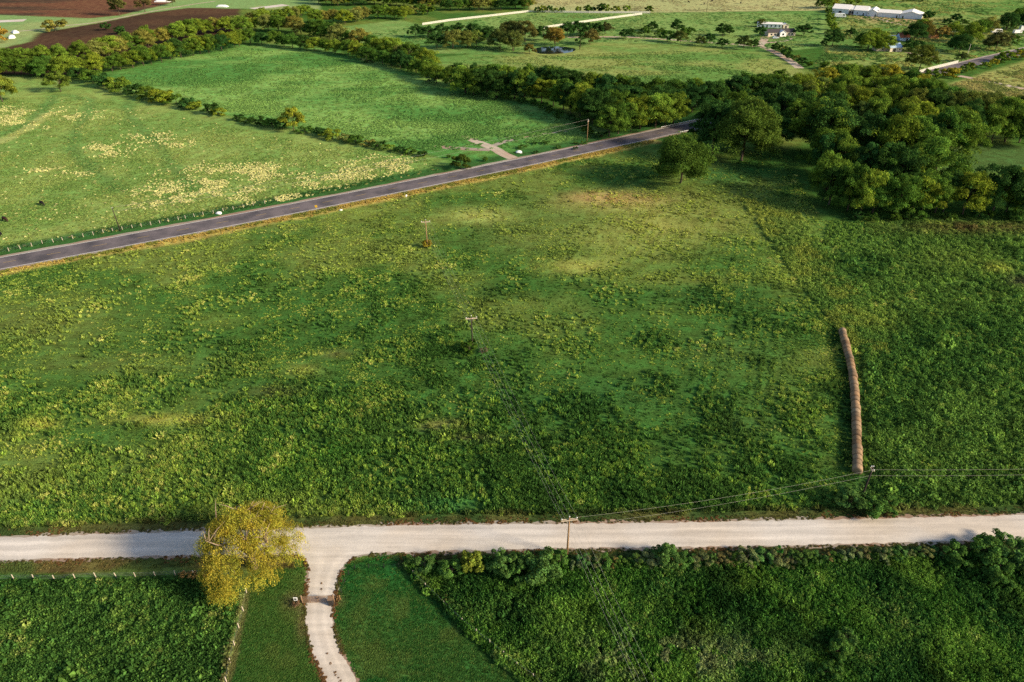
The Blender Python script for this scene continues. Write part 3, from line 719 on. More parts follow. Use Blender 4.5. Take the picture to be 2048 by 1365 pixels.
# ---- roadside hedge far right
row('bush', [(1790, 176), (1830, 168), (1870, 160), (1915, 150), (1955, 138), (2000, 126), (2060, 110)], 15, (4.5, 7.5), [GOLDL, OLIVE, MIDG], '{o} golden shrub from the left in the roadside hedge beyond the wood', 'roadside hedge shrubs', 'shrub')
row('bush', [(1546, 104), (1562, 102), (1575, 112), (1592, 126), (1612, 134), (1640, 138), (1668, 142), (1700, 146), (1730, 152)], 12, (3.5, 6.5), [DARK, BROWN, GREEN], '{o} shrub from the left along the red lane below the white house', 'shrubs by the red lane', 'shrub')
# ---- hedge between pasture and central meadow
for i, (px, py, h, c) in enumerate([(160, 160, 8, DARK), (186, 166, 8.5, GREEN), (208, 174, 8, DARK), (232, 178, 7.5, OLIVE), (252, 186, 8, OLIVE), (274, 190, 7, DARK), (297, 198, 7.5, GREEN), (316, 203, 7, OLIVE), (336, 208, 7.5, OLIVE), (353, 209, 6.5, GREEN), (378, 217, 6, DARK), (392, 219, 4.5, OLIVE), (424, 228, 6, DARK), (438, 231, 4, OLIVE),
                                    (478, 241, 3.2, DARK), (497, 246, 3, GREEN), (520, 250, 4.6, DARK), (545, 254, 4.4, GREEN), (566, 258, 4.0, DARK), (610, 266, 3.6, GREEN), (640, 271, 3.8, DARK), (664, 277, 4.8, OLIVE), (690, 283, 3.6, BROWN), (712, 287, 4.0, GREEN), (738, 292, 3.2, BROWN), (758, 297, 3.4, DARK), (780, 301, 3.0, OLIVE), (800, 305, 3.0, DARK), (820, 309, 3.0, GREEN), (846, 313, 2.6, DARK)]):
    plant('bush', px, py, h, jit(c), f'{ordw(i + 1)} shrub from the left in the diagonal hedge above the pale pasture', 'shrub', 'hedge shrubs above the pasture', 1.15 if h > 5 else 1.5)
plant('oak', 588, 262, 11, S(138, 146, 52), 'golden round tree rising out of the diagonal hedge above the pasture', 'tree', None, .85)
plant('bush', 922, 336, 6.2, S(74, 92, 38), 'round dark shrub beside the highway at the hedge end', 'shrub', None, 1.0)
row('bush', [(860, 312), (890, 318), (960, 322)], 4, (1.6, 2.4), [GREEN, OLIVE], '{o} scrubby bush from the left between hedge end and field entrance', 'scrub at the field entrance', 'bush')
row('vine', [(1040, 300), (1090, 296), (1140, 290), (1190, 282)], 9, (1.2, 2.0), [GREEN, DARK], '{o} weedy bush from the left between field track and highway', 'weeds by the field track', 'bush', jx=3, jy=8, wide=(1.3, 1.9))
plant('oak', 122, 184, 11, S(100, 120, 48), 'lone round tree in the top of the pale pasture', 'tree', None, .9)
plant('oak', 6, 204, 14, S(116, 128, 50), 'broad lone tree cut by the left edge above the pasture', 'tree', None, .95)
# ---- pond grove
for i, (k, px, py, h, c, lb) in enumerate([
    ('oak', 832, 75, 9, DARK, 'dark oak at the left end of the pond grove'), ('oak', 856, 77, 9, DARK, 'second dark oak from the left end of the pond grove'), ('oak', 884, 75, 10, DARK, 'dark oak in the rear of the grove behind the white-trunked tree'),
    ('oak', 916, 74, 10, DARK, 'dark rear oak left of the middle of the pond grove'), ('oak', 948, 76, 11, DARK, 'dark rear oak in the middle of the pond grove'), ('oak', 874, 97, 10, DARK, 'dark front oak left of the pale-trunked grove tree'),
    ('round', 906, 98, 13, S(108, 116, 58), 'olive front tree with a pale trunk in the pond grove'), ('round', 935, 96, 12, S(102, 112, 54), 'olive front tree right of the pale-trunked grove tree'), ('oak', 953, 94, 11, S(106, 124, 56), 'light green front tree of the pond grove'),
    ('round', 975, 88, 12, DARK, 'dark tree in the hollow of the pond grove'), ('round', 1000, 100, 13.5, S(84, 98, 50), 'broad dull tree at the left of the pond'), ('round', 1026, 103, 14, S(92, 104, 52), 'largest dull tree standing over the left bank of the pond'),
    ('round', 1018, 80, 14, S(84, 92, 48), 'tall tree behind the largest tree of the pond grove'), ('round', 1050, 84, 14.5, S(96, 98, 52), 'tall tree behind the pond, left of the orange tree'), ('oak', 1059, 108, 6.5, S(112, 104, 50), 'small tree right on the front left bank of the pond'),
    ('oak', 1088, 82, 11, DARK, 'dark oak behind the pond'), ('round', 1110, 92, 13, S(138, 120, 54), 'orange-brown tree on the far bank of the pond'), ('oak', 1134, 74, 11, DARK, 'dark oak behind the track, right of the orange tree'),
    ('oak', 1156, 73, 11, DARK, 'second dark oak behind the track right of the orange tree'), ('oak', 1176, 72, 10, DARK, 'third dark oak behind the track right of the orange tree'), ('oak', 1194, 71, 9.5, DARK, 'fourth dark oak behind the track right of the orange tree'),
    ('oak', 1210, 70, 9, S(74, 80, 46), 'dark oak at the right end of the pond grove'), ('cone', 1160, 99, 12, DARK, 'dark pointed tree at the right bank of the pond'), ('oak', 1180, 90, 11, S(106, 102, 56), 'olive tree right behind the dark pointed pond tree')]):
    plant(k, px, py, h, c, lb, 'tree', 'pond grove trees')
# ---- scattered oaks along the dirt track
for i, (px, py, h) in enumerate([(1250, 79, 7.5), (1262, 70, 5), (1289, 74, 7.5), (1304, 64, 8), (1320, 75, 6.5), (1334, 84, 8.5), (1353, 65, 9.5), (1360, 87, 9), (1369, 77, 8), (1380, 69, 5.5), (1400, 92, 7), (1418, 87, 7), (1444, 96, 6.5), (1445, 73, 9.5), (1458, 71, 6.5), (1486, 99, 9), (1507, 96, 6), (1519, 75, 8), (1521, 54, 6.5)]):
    plant('oak', px, py, h, jit(random.choice([DARK, DARK, GREEN, S(78, 90, 44)])), f'{ordw(i + 1)} small dark oak from the left along the dirt track to the white house', 'tree', 'small oaks along the track', 1.0)
plant('oak', 1607, 72, 8.5, DARK, 'dark spreading oak just right of the white house', 'tree', None, 1.2)
for i, (px, py, h) in enumerate([(1656, 30, 7), (1659, 40, 7), (1660, 50, 8), (1662, 60, 8), (1666, 70, 8)]):
    plant('bush', px, py, h, jit(random.choice([DARK, OLIVE, GREEN])), f'{ordw(i + 1)} shrub from the top in the dark line left of the white barns', 'shrub', 'shrub line by the barns', .8)
plant('round', 1664, 94, 12, DARK, 'dark tree ending the shrub line below the white barns', 'tree', None, .9)
plant('bush', 1647, 92, 4, DARK, 'small dark bush left of the tree ending the shrub line', 'bush')
for i, (px, py, h, c, k) in enumerate([(1640, 18, 10, GREEN, 'round'), (1654, 17, 11, MIDG, 'round'), (1664, 16, 10, GOLDL, 'round')]):
    plant(k, px, py, h, c, f'{ordw(i + 1)} tree from the left in the cluster behind the barn corner', 'tree', 'trees behind the barn corner', .9)
# ---- farmyard trees far right
FY = [('round', 1735, 103, 13, OLIVE, 'olive tree left of the blue-roofed house'), ('round', 1752, 99, 14, OLIVE, 'olive tree overhanging the blue-roofed house from behind'), ('round', 1768, 104, 11, OLIVE, 'olive tree in front of the blue-roofed house'),
      ('round', 1722, 96, 10, GREEN, 'green tree at the left of the farm tree cluster'), ('oak', 1700, 76, 7, DARK, 'small dark tree in the rough grass below the barns'), ('oak', 1818, 104, 8, DARK, 'dark oak right of the blue-roofed house'), ('oak', 1834, 103, 7.5, DARK, 'second dark oak right of the blue-roofed house'),
      ('round', 1838, 142, 15, S(92, 104, 44), 'upright tree by the left end of the white roadside wall'), ('round', 1828, 84, 14, DARK, 'dark tree hiding the rusty-roofed shed'), ('round', 1846, 80, 13, S(96, 92, 44), 'dark tree left of the orange haystack'), ('round', 1840, 70, 12, OLIVE, 'olive tree behind the dark trees by the rusty-roofed shed'),
      ('oak', 1882, 78, 9, S(140, 124, 66), 'tan-green tree right of the orange haystack'), ('round', 1905, 74, 11, OLIVE, 'olive tree in the yard beside the far lane'), ('round', 1918, 108, 13, DARK, 'dark tree left of the lone farm pole'), ('round', 1908, 102, 10, DARK, 'smaller dark tree left of the lone farm pole'),
      ('round', 1940, 86, 14, OLIVE, 'tall olive tree in the middle of the far right yard'), ('round', 1955, 74, 13, GREEN, 'green tree behind the tall olive yard tree'), ('round', 1975, 66, 12, BROWN, 'brownish tree left of the white vehicles'), ('round', 1990, 102, 13, S(100, 104, 58), 'olive tree standing above the far highway'),
      ('oak', 1978, 98, 8, DARK, 'small dark tree left of the olive tree above the far highway'), ('oak', 2022, 92, 8, GREEN, 'small green tree above the far highway near the right edge'), ('round', 2012, 62, 14, DARK, 'dark tree behind the white vehicles'), ('round', 2032, 56, 15, GREEN, 'tall green tree behind the white vehicles near the right edge'), ('round', 2052, 60, 14, DARK, 'dark tree cut by the right edge behind the white vehicles'),
      ('bush', 1856, 40, 8, DARK, 'dark bush at the right end of the white barns'), ('bush', 1893, 50, 6, DARK, 'round bush in the rough field right of the barns'), ('bush', 1910, 43, 7, DARK, 'dark bush behind the round bush right of the barns'), ('bush', 1924, 51, 6, GREEN, 'green bush nearest the far lane right of the barns'), ('oak', 1922, 124, 6, S(80, 96, 50), 'small palm-like tree at the right end of the white wall')]
for k, px, py, h, c, lb in FY: plant(k, px, py, h, c, lb, 'bush' if k == 'bush' else 'tree', 'farmyard trees' if k != 'bush' else 'bushes by the barns')
row('bush', [(1690, 8), (1740, 4), (1800, 2), (1850, 3)], 9, (5, 8), [GREEN, DARK, OLIVE], '{o} bush from the left in the rough ground behind the barns', 'bushes behind the barns', 'bush', jy=10)
# ---- far top rows
row('round', [(640, 10), (700, 12), (760, 8), (830, 14), (900, 20), (960, 20), (1010, 20), (1062, 18)], 24, (9, 12.5), [GREEN, BROWN, DARK, OLIVE], '{o} tree from the left in the far treeline at the top edge', 'far treeline', jy=8)
row('round', [(640, 2), (760, -6), (900, 6), (1060, 4)], 15, (9, 13), [GREEN, DARK, BROWN], '{o} tree from the left behind the far treeline, touching the top edge', 'far treeline rear')
row('bush', [(795, 28), (830, 30), (845, 26), (860, 30)], 4, (6, 9), [BROWN, DARK, GREEN], '{o} bushy tree from the left between brownish clump and far treeline', 'bushes before the far treeline', 'bush')
for i, (px, h) in enumerate([(1075, 6), (1085, 7), (1098, 7), (1112, 5), (1125, 5.5), (1157, 6), (1175, 7.5), (1186, 6), (1203, 9), (1212, 8), (1232, 7), (1253, 7), (1298, 7)]):
    plant('bush', px, 25.5, h, jit(random.choice([GREEN, OLIVE, DARK])), f'{ordw(i + 1)} bush from the left behind the far white fence', 'bush', 'bushes behind the far fence', .8)
row('round', [(500, 46), (540, 44), (580, 40), (615, 30)], 6, (8, 11), [BROWN, OLIVE], '{o} brown-green tree from the left above the central band of trees', 'trees above the central band')
# ---- upper left corner
plant('tall', 240, 32, 22, S(96, 100, 56), 'tall tree between the two ploughed fields', 'tree', None, .75)
plant('tall', 291, 25, 20, S(112, 104, 66), 'tall thin-crowned tree right of the tall tree by the ploughed fields', 'tree', None, .8)
plant('bush', 111, 63, 10, S(124, 124, 60), 'olive-brown thicket at the end of the dark ploughed field', 'shrub', None, 1.35)
plant('bush', 213, 61, 6.5, DARK, 'small dark tree at the left in the dark ploughed field', 'shrub')
plant('bush', 243, 69, 7, DARK, 'small dark tree at the right in the dark ploughed field', 'shrub')
plant('bush', -6, 84, 13, S(148, 124, 54), 'orange-leaved thicket cut by the left edge beside white bales', 'shrub', None, 1.2)
plant('tall', 346, 12, 16, S(112, 112, 70), 'thin tree by the white covered stack at the top', 'tree', None, .6)

# ------------------------------------------------------------------ golden tree beside the drive
def golden_tree():
    g = np.random.default_rng(401)
    o = thing('willow_tree', 'large golden drooping tree beside the gravel road and gate', 'tree', P(509, 1136), 0.0)
    H, rx = 11.5, 8.0
    cl = []
    while len(cl) < 270:
        a = g.random() * 6.283; r = rx * math.sqrt(g.random()) * (1 + .10 * math.sin(3 * a + 1) + .07 * math.sin(5 * a)); r = min(r, rx * 1.05)
        zt = H * (1 - 0.42 * (r / rx) ** 2.2)
        z = zt - g.random() ** 1.7 * (2.6 + 2.6 * (r / rx))
        cl.append((r * math.cos(a), r * math.sin(a), max(1.4, z)))
    cl = np.array(cl)
    hang = np.array([(-1.6 + g.normal() * .7, -7.6 + g.normal() * .5, 1.0 + 4.4 * g.random()) for _ in range(16)])
    cl = np.concatenate([cl, hang])
    keep = (vnoise(cl[:, 0] + 50, cl[:, 1] + 50, 2.3, 9) > 0.08)
    cl = cl[keep]
    v, c = leaf_cloud(cl, 0.7 + 1.0 * g.random(len(cl)), 230, .165, 77, squash=1.2, droop=.62, jitter=1.3, huev=.55)
    cr = link('crown', crown_mesh('crown', v, c), o); cr.color = (*S(158, 152, 60), 1)
    mb = MB(); mb.tube([(0, 0, -.1), (.1, .1, 1.6), (-.1, .3, 3.2)], [.62, .48, .42], 10)
    mb.build('trunk', M['barkpale'], o, True)
    for k in range(13):
        a = k / 13 * 6.283 + g.normal() * .2; L = rx * (.4 + .38 * g.random())
        p0 = Vector((0, .2, 2.4 + g.random())); p3 = Vector((L * math.cos(a), L * math.sin(a), 10.2 + 2.6 * g.random() - 2.5 * (L / rx) ** 3))
        p1 = p0.lerp(p3, .33) + Vector((g.normal() * .4, g.normal() * .4, 2.0)); p2 = p0.lerp(p3, .68) + Vector((g.normal() * .6, g.normal() * .6, 1.4))
        b = MB().tube([p0, p1, p2, p3], [.26, .19, .12, .05], 6)
        for q in range(5):
            s = p1.lerp(p3, g.random()); e = s + Vector((g.normal() * 1.5, g.normal() * 1.5, .9 + g.random()))
            b.tube([s, s.lerp(e, .5) + Vector((0, 0, .3)), e], [.09, .06, .025], 4)
        b.build('limb', M['barkpale'], o, True)
golden_tree()

# ------------------------------------------------------------------ shrubs of the foreground
SH = tuple(S(84, 120, 56)); SHB = tuple(S(86, 120, 62)); SHY = tuple(S(128, 142, 58))
fore = [('bush', 944, 1142, 5.0, SHY, 'tall slender yellow-green shrub on the fence line below the gravel road', .62), ('vine', 905, 1150, 3.4, SH, 'low shrub left of the slender yellow-green shrub', 1.2), ('vine', 850, 1140, 2.8, SHB, 'leafy shrub at the corner of the mown lawn', 1.3), ('vine', 818, 1130, 1.8, SHB, 'small pale shrub at the end of the black fence', 1.2),
        ('bush', 1008, 1146, 4.8, SHB, 'vine-draped shrub right of the slender yellow-green shrub', .8), ('bush', 1040, 1150, 4.0, SH, 'dark vine shrub halfway between slender shrub and utility pole', .9), ('bush', 1084, 1152, 5.4, SHB, 'largest vine-draped shrub left of the near utility pole', .95), ('vine', 1120, 1128, 3.4, SH, 'bright green shrub at the foot of the near utility pole', 1.0),
        ('bush', 1330, 1128, 4.0, SHB, 'round vine mound on the fence right of the near utility pole', .95), ('vine', 1556, 1112, 2.4, S(70, 140, 60), 'small bright green sapling on the fence by the road', .7),
        ('bush', 1905, 1118, 3.2, SH, 'shrub left of the thicket at the lower right edge', 1.1), ('bush', 1965, 1112, 4.2, SH, 'pale thicket shrub near the lower right edge', 1.1), ('bush', 2020, 1120, 4.4, SHB, 'thicket shrub cut by the lower right edge', 1.2), ('bush', 1990, 1150, 3.4, SH, 'low dark shrub before the thicket at the lower right', 1.2),
        ('bush', 1672, 1310, 3.4, SH, 'shrub clump rising from the leafy field at the bottom right', .8), ('bush', 1688, 1285, 3.0, SHB, 'shrub behind the clump in the leafy field', .8), ('bush', 1660, 1352, 2.8, SH, 'shrub before the clump in the leafy field', .9),
        ('bush', 940, 703, 3.2, S(70, 98, 36), 'green shrub round the foot of the middle utility pole', 1.0), ('vine', 968, 706, 1.6, S(110, 108, 78), 'dry grey bush right of the middle pole shrub', 1.3), ('bush', 855, 496, 3.0, S(140, 128, 44), 'golden shrub round the foot of the far utility pole', .9),
        ('bush', 1700, 1012, 4.2, SHB, 'left shrub round the foot of the dark pole by the hay bales', 1.2), ('bush', 1738, 1022, 3.6, SH, 'front shrub round the foot of the dark pole by the hay bales', 1.2), ('bush', 1772, 1016, 2.6, SH, 'right shrub round the foot of the dark pole by the hay bales', 1.2), ('bush', 1668, 1006, 2.2, SH, 'low shrub left of the dark pole shrubs', 1.2)]
for k, px, py, h, c, lb, wd in fore: plant(k, px, py, h, c, lb, 'shrub', None, wd)
for i in range(42):
    t = i / 41; px = 1150 + t * 740; py = 1134 - t * 22 + random.uniform(-3, 3)
    plant('vine', px, py, random.uniform(1.5, 2.5), jit(random.choice([S(112, 124, 80), SH, SHB, S(124, 118, 74)])), f'{ordw(i + 1)} vine clump from the left on the fence along the gravel road', 'vine', 'vine clumps on the roadside fence', random.uniform(1.0, 1.5), 'vine_clump')
for i in range(22):
    t = i / 21; px = 826 + t * 240; py = 1150 + t * 212 + (8 * math.sin(t * 9))
    plant('vine', px + random.uniform(2, 8), py - 4, random.uniform(.8, 1.4), jit(random.choice([S(104, 116, 62), SH, S(84, 112, 56)])), f'{ordw(i + 1)} weed clump from the road along the slanting lawn fence', 'weeds', 'weed clumps along the lawn fence', random.uniform(.9, 1.3), 'weed_clump')
for i, (px, py) in enumerate([(368, 1152), (384, 1153), (398, 1156), (412, 1153)]):
    plant('vine', px, py, 1.1, S(168, 138, 84), f'{ordw(i + 1)} dry tan grass clump from the left beneath the golden tree', 'grass clump', 'dry grass beneath the golden tree', 1.2, 'grass_clump')

# ------------------------------------------------------------------ grass, weeds and flowers as stuff
def scatter(poly_px, n, keep=None, seed=1):
    """random ground points inside an outline, evenly over the picture area"""
    g = np.random.default_rng(seed)
    a = np.array(poly_px, float); lo = a.min(0); hi = a.max(0)
    q = g.random((int(n * 2.4), 2)) * (hi - lo) + lo
    q = q[sdist([tuple(p) for p in poly_px], q[:, 0], q[:, 1]) > 0][:n]
    xc = (q[:, 0] - 1024) / FPX; yc = (682.5 - q[:, 1]) / FPX
    t = -CAM_H / (-sT + yc * cT)
    x, y = xc * t, (cT + yc * sT) * t
    if keep is not None:
        k = keep(x, y, q[:, 0], q[:, 1]) > g.random(len(x)); x, y, q = x[k], y[k], q[k]
    return x, y, q
def off_roads(x, y, px, py):
    gy = np.interp(px, [p[0] for p in GRN], [p[1] for p in GRN]); gs = np.interp(px, [p[0] for p in GRS], [p[1] for p in GRS])
    vw = 21 + (fbm(x, y, 4, 201) - .5) * 14
    ok = ~((py > gy - vw) & (py < gs + np.where(px > 800, 20, 4))) & (ldist(hwy_w, x, y) > 7.0)
    dp = W(DRL + DRR[::-1]); ok &= sdist(dp, x, y) < -0.3
    return ok.astype(float)
def mixc(c, target, w): w = np.asarray(w)[:, None]; return c * (1 - w) + np.asarray(target) * w

def weed_proto(seed, n, leaf, kind):
    """one clump of radius 1 and height 1"""
    g = np.random.default_rng(seed)
    ph = g.random(n) * 6.283
    if kind == 'leafy':
        r = np.sqrt(g.random(n)); z = np.sqrt(np.maximum(0, 1 - .9 * r ** 2)) * (.45 + .55 * g.random(n))
        c0 = np.stack([r * np.cos(ph), r * np.sin(ph), z], -1)
        n_ = np.stack([np.cos(ph) * r, np.sin(ph) * r, np.full(n, .75)], -1) + g.normal(size=(n, 3)) * .38
        n_ /= np.linalg.norm(n_, axis=1)[:, None]
        a = np.cross(n_, g.normal(size=(n, 3))); a /= np.linalg.norm(a, axis=1)[:, None]; b = np.cross(n_, a)
        s = (leaf * (.6 + .8 * g.random(n)))[:, None]
        v0 = c0 - a * s * .6; v1 = c0 + b * s * .42; v2 = c0 + a * s * .6; v3 = c0 - b * s * .42
    else:
        r = .55 * np.sqrt(g.random(n)); h = .5 + .6 * g.random(n); w = leaf * (.6 + .8 * g.random(n)); le = (.25 + .55 * g.random(n)) * (.4 + r)
        bx, by = r * np.cos(ph), r * np.sin(ph); pa = ph + 1.57 + g.normal(size=n) * .6
        dx, dy = np.cos(pa) * w * .5, np.sin(pa) * w * .5
        v0 = np.stack([bx - dx, by - dy, 0 * h], -1); v1 = np.stack([bx + dx, by + dy, 0 * h], -1)
        tx, ty = bx + le * np.cos(ph), by + le * np.sin(ph)
        v2 = np.stack([tx + dx * .5, ty + dy * .5, h], -1); v3 = np.stack([tx - dx * .5, ty - dy * .5, h], -1)
    v = np.stack([v0, v1, v2, v3], 1).reshape(-1, 3)
    me = mesh_np('clump', v, 4, np.arange(len(v)), M['tuft'])
    ta = me.attributes.new('tone', 'FLOAT', 'POINT'); ta.data.foreach_set('value', np.repeat(.55 + .9 * g.random(n), 4).astype(np.float32))
    return me
def proto_coll(name, meshes):
    c = bpy.data.collections.new(name)
    for m in meshes: c.objects.link(bpy.data.objects.new('clump', m))
    return c
PC = {'leafy': proto_coll('leafy', [weed_proto(i, 34, .52, 'leafy') for i in range(4)]),
      'fine': proto_coll('fine', [weed_proto(20 + i, 60, .34, 'leafy') for i in range(4)]),
      'grass': proto_coll('grass', [weed_proto(40 + i, 26, .30, 'grass') for i in range(4)])}
def tuft_nodes(pc):
    ng = bpy.data.node_groups.new('tufts', 'GeometryNodeTree')
    ng.interface.new_socket('Geometry', in_out='INPUT', socket_type='NodeSocketGeometry'); ng.interface.new_socket('Geometry', in_out='OUTPUT', socket_type='NodeSocketGeometry')
    N, Lk = ng.nodes, ng.links
    i = N.new('NodeGroupInput'); o = N.new('NodeGroupOutput'); ins = N.new('GeometryNodeInstanceOnPoints'); ci = N.new('GeometryNodeCollectionInfo')
    ci.inputs['Collection'].default_value = pc; ci.inputs['Separate Children'].default_value = True; ci.inputs['Reset Children'].default_value = True
    def at(n, t):
        a = N.new('GeometryNodeInputNamedAttribute'); a.data_type = t; a.inputs[0].default_value = n; return a.outputs[0]
    Lk.new(i.outputs[0], ins.inputs['Points']); Lk.new(ci.outputs[0], ins.inputs['Instance']); ins.inputs['Pick Instance'].default_value = True
    Lk.new(at('rot', 'FLOAT_VECTOR'), ins.inputs['Rotation']); Lk.new(at('scl', 'FLOAT_VECTOR'), ins.inputs['Scale'])
    Lk.new(ins.outputs[0], o.inputs[0]); return ng
NG = {k: tuft_nodes(v) for k, v in PC.items()}
def clumps(name, kind, x, y, r, h, col, seed, label):
    g = np.random.default_rng(seed); n = len(x)
    me = bpy.data.meshes.new(name); me.vertices.add(n)
    me.vertices.foreach_set('co', np.stack([x, y, np.zeros(n)], -1).astype(np.float32).ravel())
    r = np.broadcast_to(np.asarray(r, float), (n,)) * (.7 + .6 * g.random(n)); h = np.broadcast_to(np.asarray(h, float), (n,)) * (.7 + .6 * g.random(n))
    a = me.attributes.new('scl', 'FLOAT_VECTOR', 'POINT'); a.data.foreach_set('vector', np.stack([r * (.8 + .4 * g.random(n)), r, h], -1).astype(np.float32).ravel())
    a = me.attributes.new('rot', 'FLOAT_VECTOR', 'POINT'); a.data.foreach_set('vector', np.stack([0 * r, 0 * r, g.random(n) * 6.283], -1).astype(np.float32).ravel())
    t = (.85 + .3 * g.random(n))[:, None]
    a = me.color_attributes.new('col', 'FLOAT_COLOR', 'POINT'); a.data.foreach_set('color', np.concatenate([np.clip(col * t, 0, .9), np.ones((n, 1))], -1).astype(np.float32).ravel())
    me.update(); me.materials.append(M['tuft'])
    o = link(name, me); m = o.modifiers.new('tufts', 'NODES'); m.node_group = NG[kind]
    print('STUFF', name, n)
    return stuff(o, label, 'grass')

g0 = np.random.default_rng(5)
BOOST = 1.7
def vary(c, x, y, seed, lime=(150, 166, 70), straw=(186, 182, 104), dark=.5, amt=1.0, shift=0.0):
    """patchy weeds: dark, plain, lime and straw-coloured plants side by side"""
    v = .42 * fbm(x, y, 7, seed) + .30 * fbm(x, y, 1.9, seed + 5) + .28 * g0.random(len(x)) + shift
    c = c * (dark + (1 - dark) * sstep(.30, .50, v))[:, None]
    c = mixc(c, S(*lime) * 1.25, sstep(.50, .66, v) * .75 * amt)
    return mixc(c, S(*straw) * 1.2, sstep(.66, .78, v) * .7 * amt)
# main field: patches of taller weeds over shorter grass
MAINPX = [(-30, 553), (256, 506), (512, 455), (768, 403), (1024, 350), (1200, 310), (1400, 300), (1560, 300), (1640, 436), (2080, 440), (2080, 1030), (1134, 1042), (400, 1054), (-30, 1070)]
def kmain(x, y, px, py):
    n1 = fbm(x, y, 16, 91); n2 = fbm(x, y, 4.5, 92)
    rowd = (x * .93 - y * .36) / 2.6; inrow = sstep(1050, 1180, px) * sstep(1640, 1540, px) * sstep(380, 430, py) * sstep(900, 800, py)
    rowl = (x * .12 + y * .99) / 2.6; inl = sstep(560, 420, px) * sstep(560, 640, py) * sstep(860, 790, py)
    st = 1 - inrow * .75 * (np.sin(rowd * 6.283) > -.1) - inl * .7 * (np.sin(rowl * 6.283) > -.1)
    return st * (0.22 + 0.78 * sstep(.44, .58, .55 * n1 + .45 * n2)) * off_roads(x, y, px, py) * (.3 + .7 * sstep(25, 60, np.hypot((px - 890) / 1.3, (py - 1010) * 3)))
x, y, q = scatter(MAINPX, 210000, kmain, 21)
c, _ = ground_color(x, y); lum = fbm(x, y, 6, 93); far = sstep(900, 450, q[:, 1])
c = vary(c * BOOST, x, y, 93, shift=.03 * far - .01 + .05 * sstep(900, 300, q[:, 0]))
tallp = sstep(.42, .62, fbm(x, y, 9, 94))
hh = .16 + .42 * tallp * (.45 + .55 * sstep(450, 850, q[:, 1]))
rr = (.25 + .19 * far) * (.7 + .4 * tallp) * np.exp(g0.normal(size=len(x)) * .35)
kk = g0.random(len(x)) < .72
clumps('field_weeds', 'grass', x[kk], y[kk], rr[kk], hh[kk] * 1.25, c[kk], 22, 'yellow-green grass clumps covering the large field')
clumps('field_weeds', 'leafy', x[~kk], y[~kk], rr[~kk], hh[~kk], c[~kk], 23, 'low leafy weeds spread over the large field')
# coarse weeds near the gravel road and right of the bales
COARSE = [(-30, 780), (400, 740), (1000, 780), (1640, 800), (1640, 1026), (1134, 1032), (400, 1044), (-30, 1060)]
def kco(x, y, px, py): return sstep(780, 1000, py + (fbm(x, y, 20, 104) - .5) * 500) * (0.15 + .85 * sstep(.42, .56, fbm(x, y, 7, 101))) * off_roads(x, y, px, py) * (.3 + .7 * sstep(25, 60, np.hypot((px - 890) / 1.3, (py - 1010) * 3)))
x, y, q = scatter(COARSE, 46000, kco, 31); c, _ = ground_color(x, y)
c = vary(c * BOOST, x, y, 103, (130, 156, 60), shift=-.02 + .06 * sstep(800, 300, q[:, 0]))
kk = g0.random(len(x)) < .6; rr = .36 * np.exp(g0.normal(size=len(x)) * .4)
clumps('roadside_weeds', 'grass', x[kk], y[kk], rr[kk] * 1.1, .85, c[kk], 33, 'tall spiky grass along the upper side of the gravel road')
x, y, c, rr = x[~kk], y[~kk], c[~kk], rr[~kk]
clumps('roadside_weeds', 'fine', x, y, rr, .7, c, 32, 'coarse tall weeds along the upper side of the gravel road')
EASTPX = [(1660, 445), (2080, 445), (2080, 1015), (1735, 1020), (1738, 800), (1715, 660), (1620, 560)]
def kea(x, y, px, py): return (0.3 + .7 * sstep(.40, .56, fbm(x, y, 8, 111))) * off_roads(x, y, px, py)
x, y, q = scatter(EASTPX, 34000, kea, 41); c, _ = ground_color(x, y)
c = vary(c * BOOST, x, y, 113, (120, 150, 58), amt=.6, shift=-.02)
rr = .42 * np.exp(g0.normal(size=len(x)) * .4)
clumps('tall_weeds', 'fine', x, y, rr, .3 + rr, c, 42, 'tall green weeds right of the row of hay bales')
DIAG = [(1480, 400), (1580, 400), (1660, 520), (1760, 640), (1780, 720), (1700, 690), (1610, 580)]
x, y, q = scatter(DIAG, 5000, lambda x, y, px, py: .3 + .7 * sstep(.42, .55, fbm(x, y, 6, 115)), 43); c, _ = ground_color(x, y)
c = mixc(c * BOOST, S(146, 156, 68), sstep(.42, .62, fbm(x, y, 6, 116)) * .7)
clumps('tall_weeds', 'fine', x, y, .7, .9, c, 44, 'taller yellowish weeds in a slanting band above the hay bales')
# leafy field bottom right
BRPX = [(808, 1130), (900, 1124), (1400, 1126), (2080, 1104), (2080, 1400), (1082, 1400), (1000, 1326), (935, 1268), (872, 1200), (822, 1150)]
x, y, q = scatter(BRPX, 38000, lambda x, y, px, py: .4 + .6 * sstep(.36, .52, fbm(x, y, 5, 121)), 51)
c = np.broadcast_to(S(66, 108, 42), (len(x), 3)); c = mixc(c, S(104, 140, 56), sstep(.45, .66, fbm(x, y, 6, 123))); c = mixc(c, S(44, 82, 40), sstep(.55, .38, fbm(x, y, 9, 124)) * .7)
pat = np.exp(-(((q[:, 0] - 1340) / 190) ** 2 + ((q[:, 1] - 1320) / 42) ** 2)) * (fbm(x, y, 3, 129) > .5)
c = mixc(c, S(150, 154, 108), pat * .8)
rr = .42 * np.exp(g0.normal(size=len(x)) * .4)
c = vary(c * 1.2, x, y, 127, (112, 148, 62), dark=.4, amt=.5)
clumps('leafy_weeds', 'fine', x, y, rr * .85, .5 + .9 * fbm(x, y, 5, 125), c, 52, 'dense leafy weeds filling the field at the lower right')
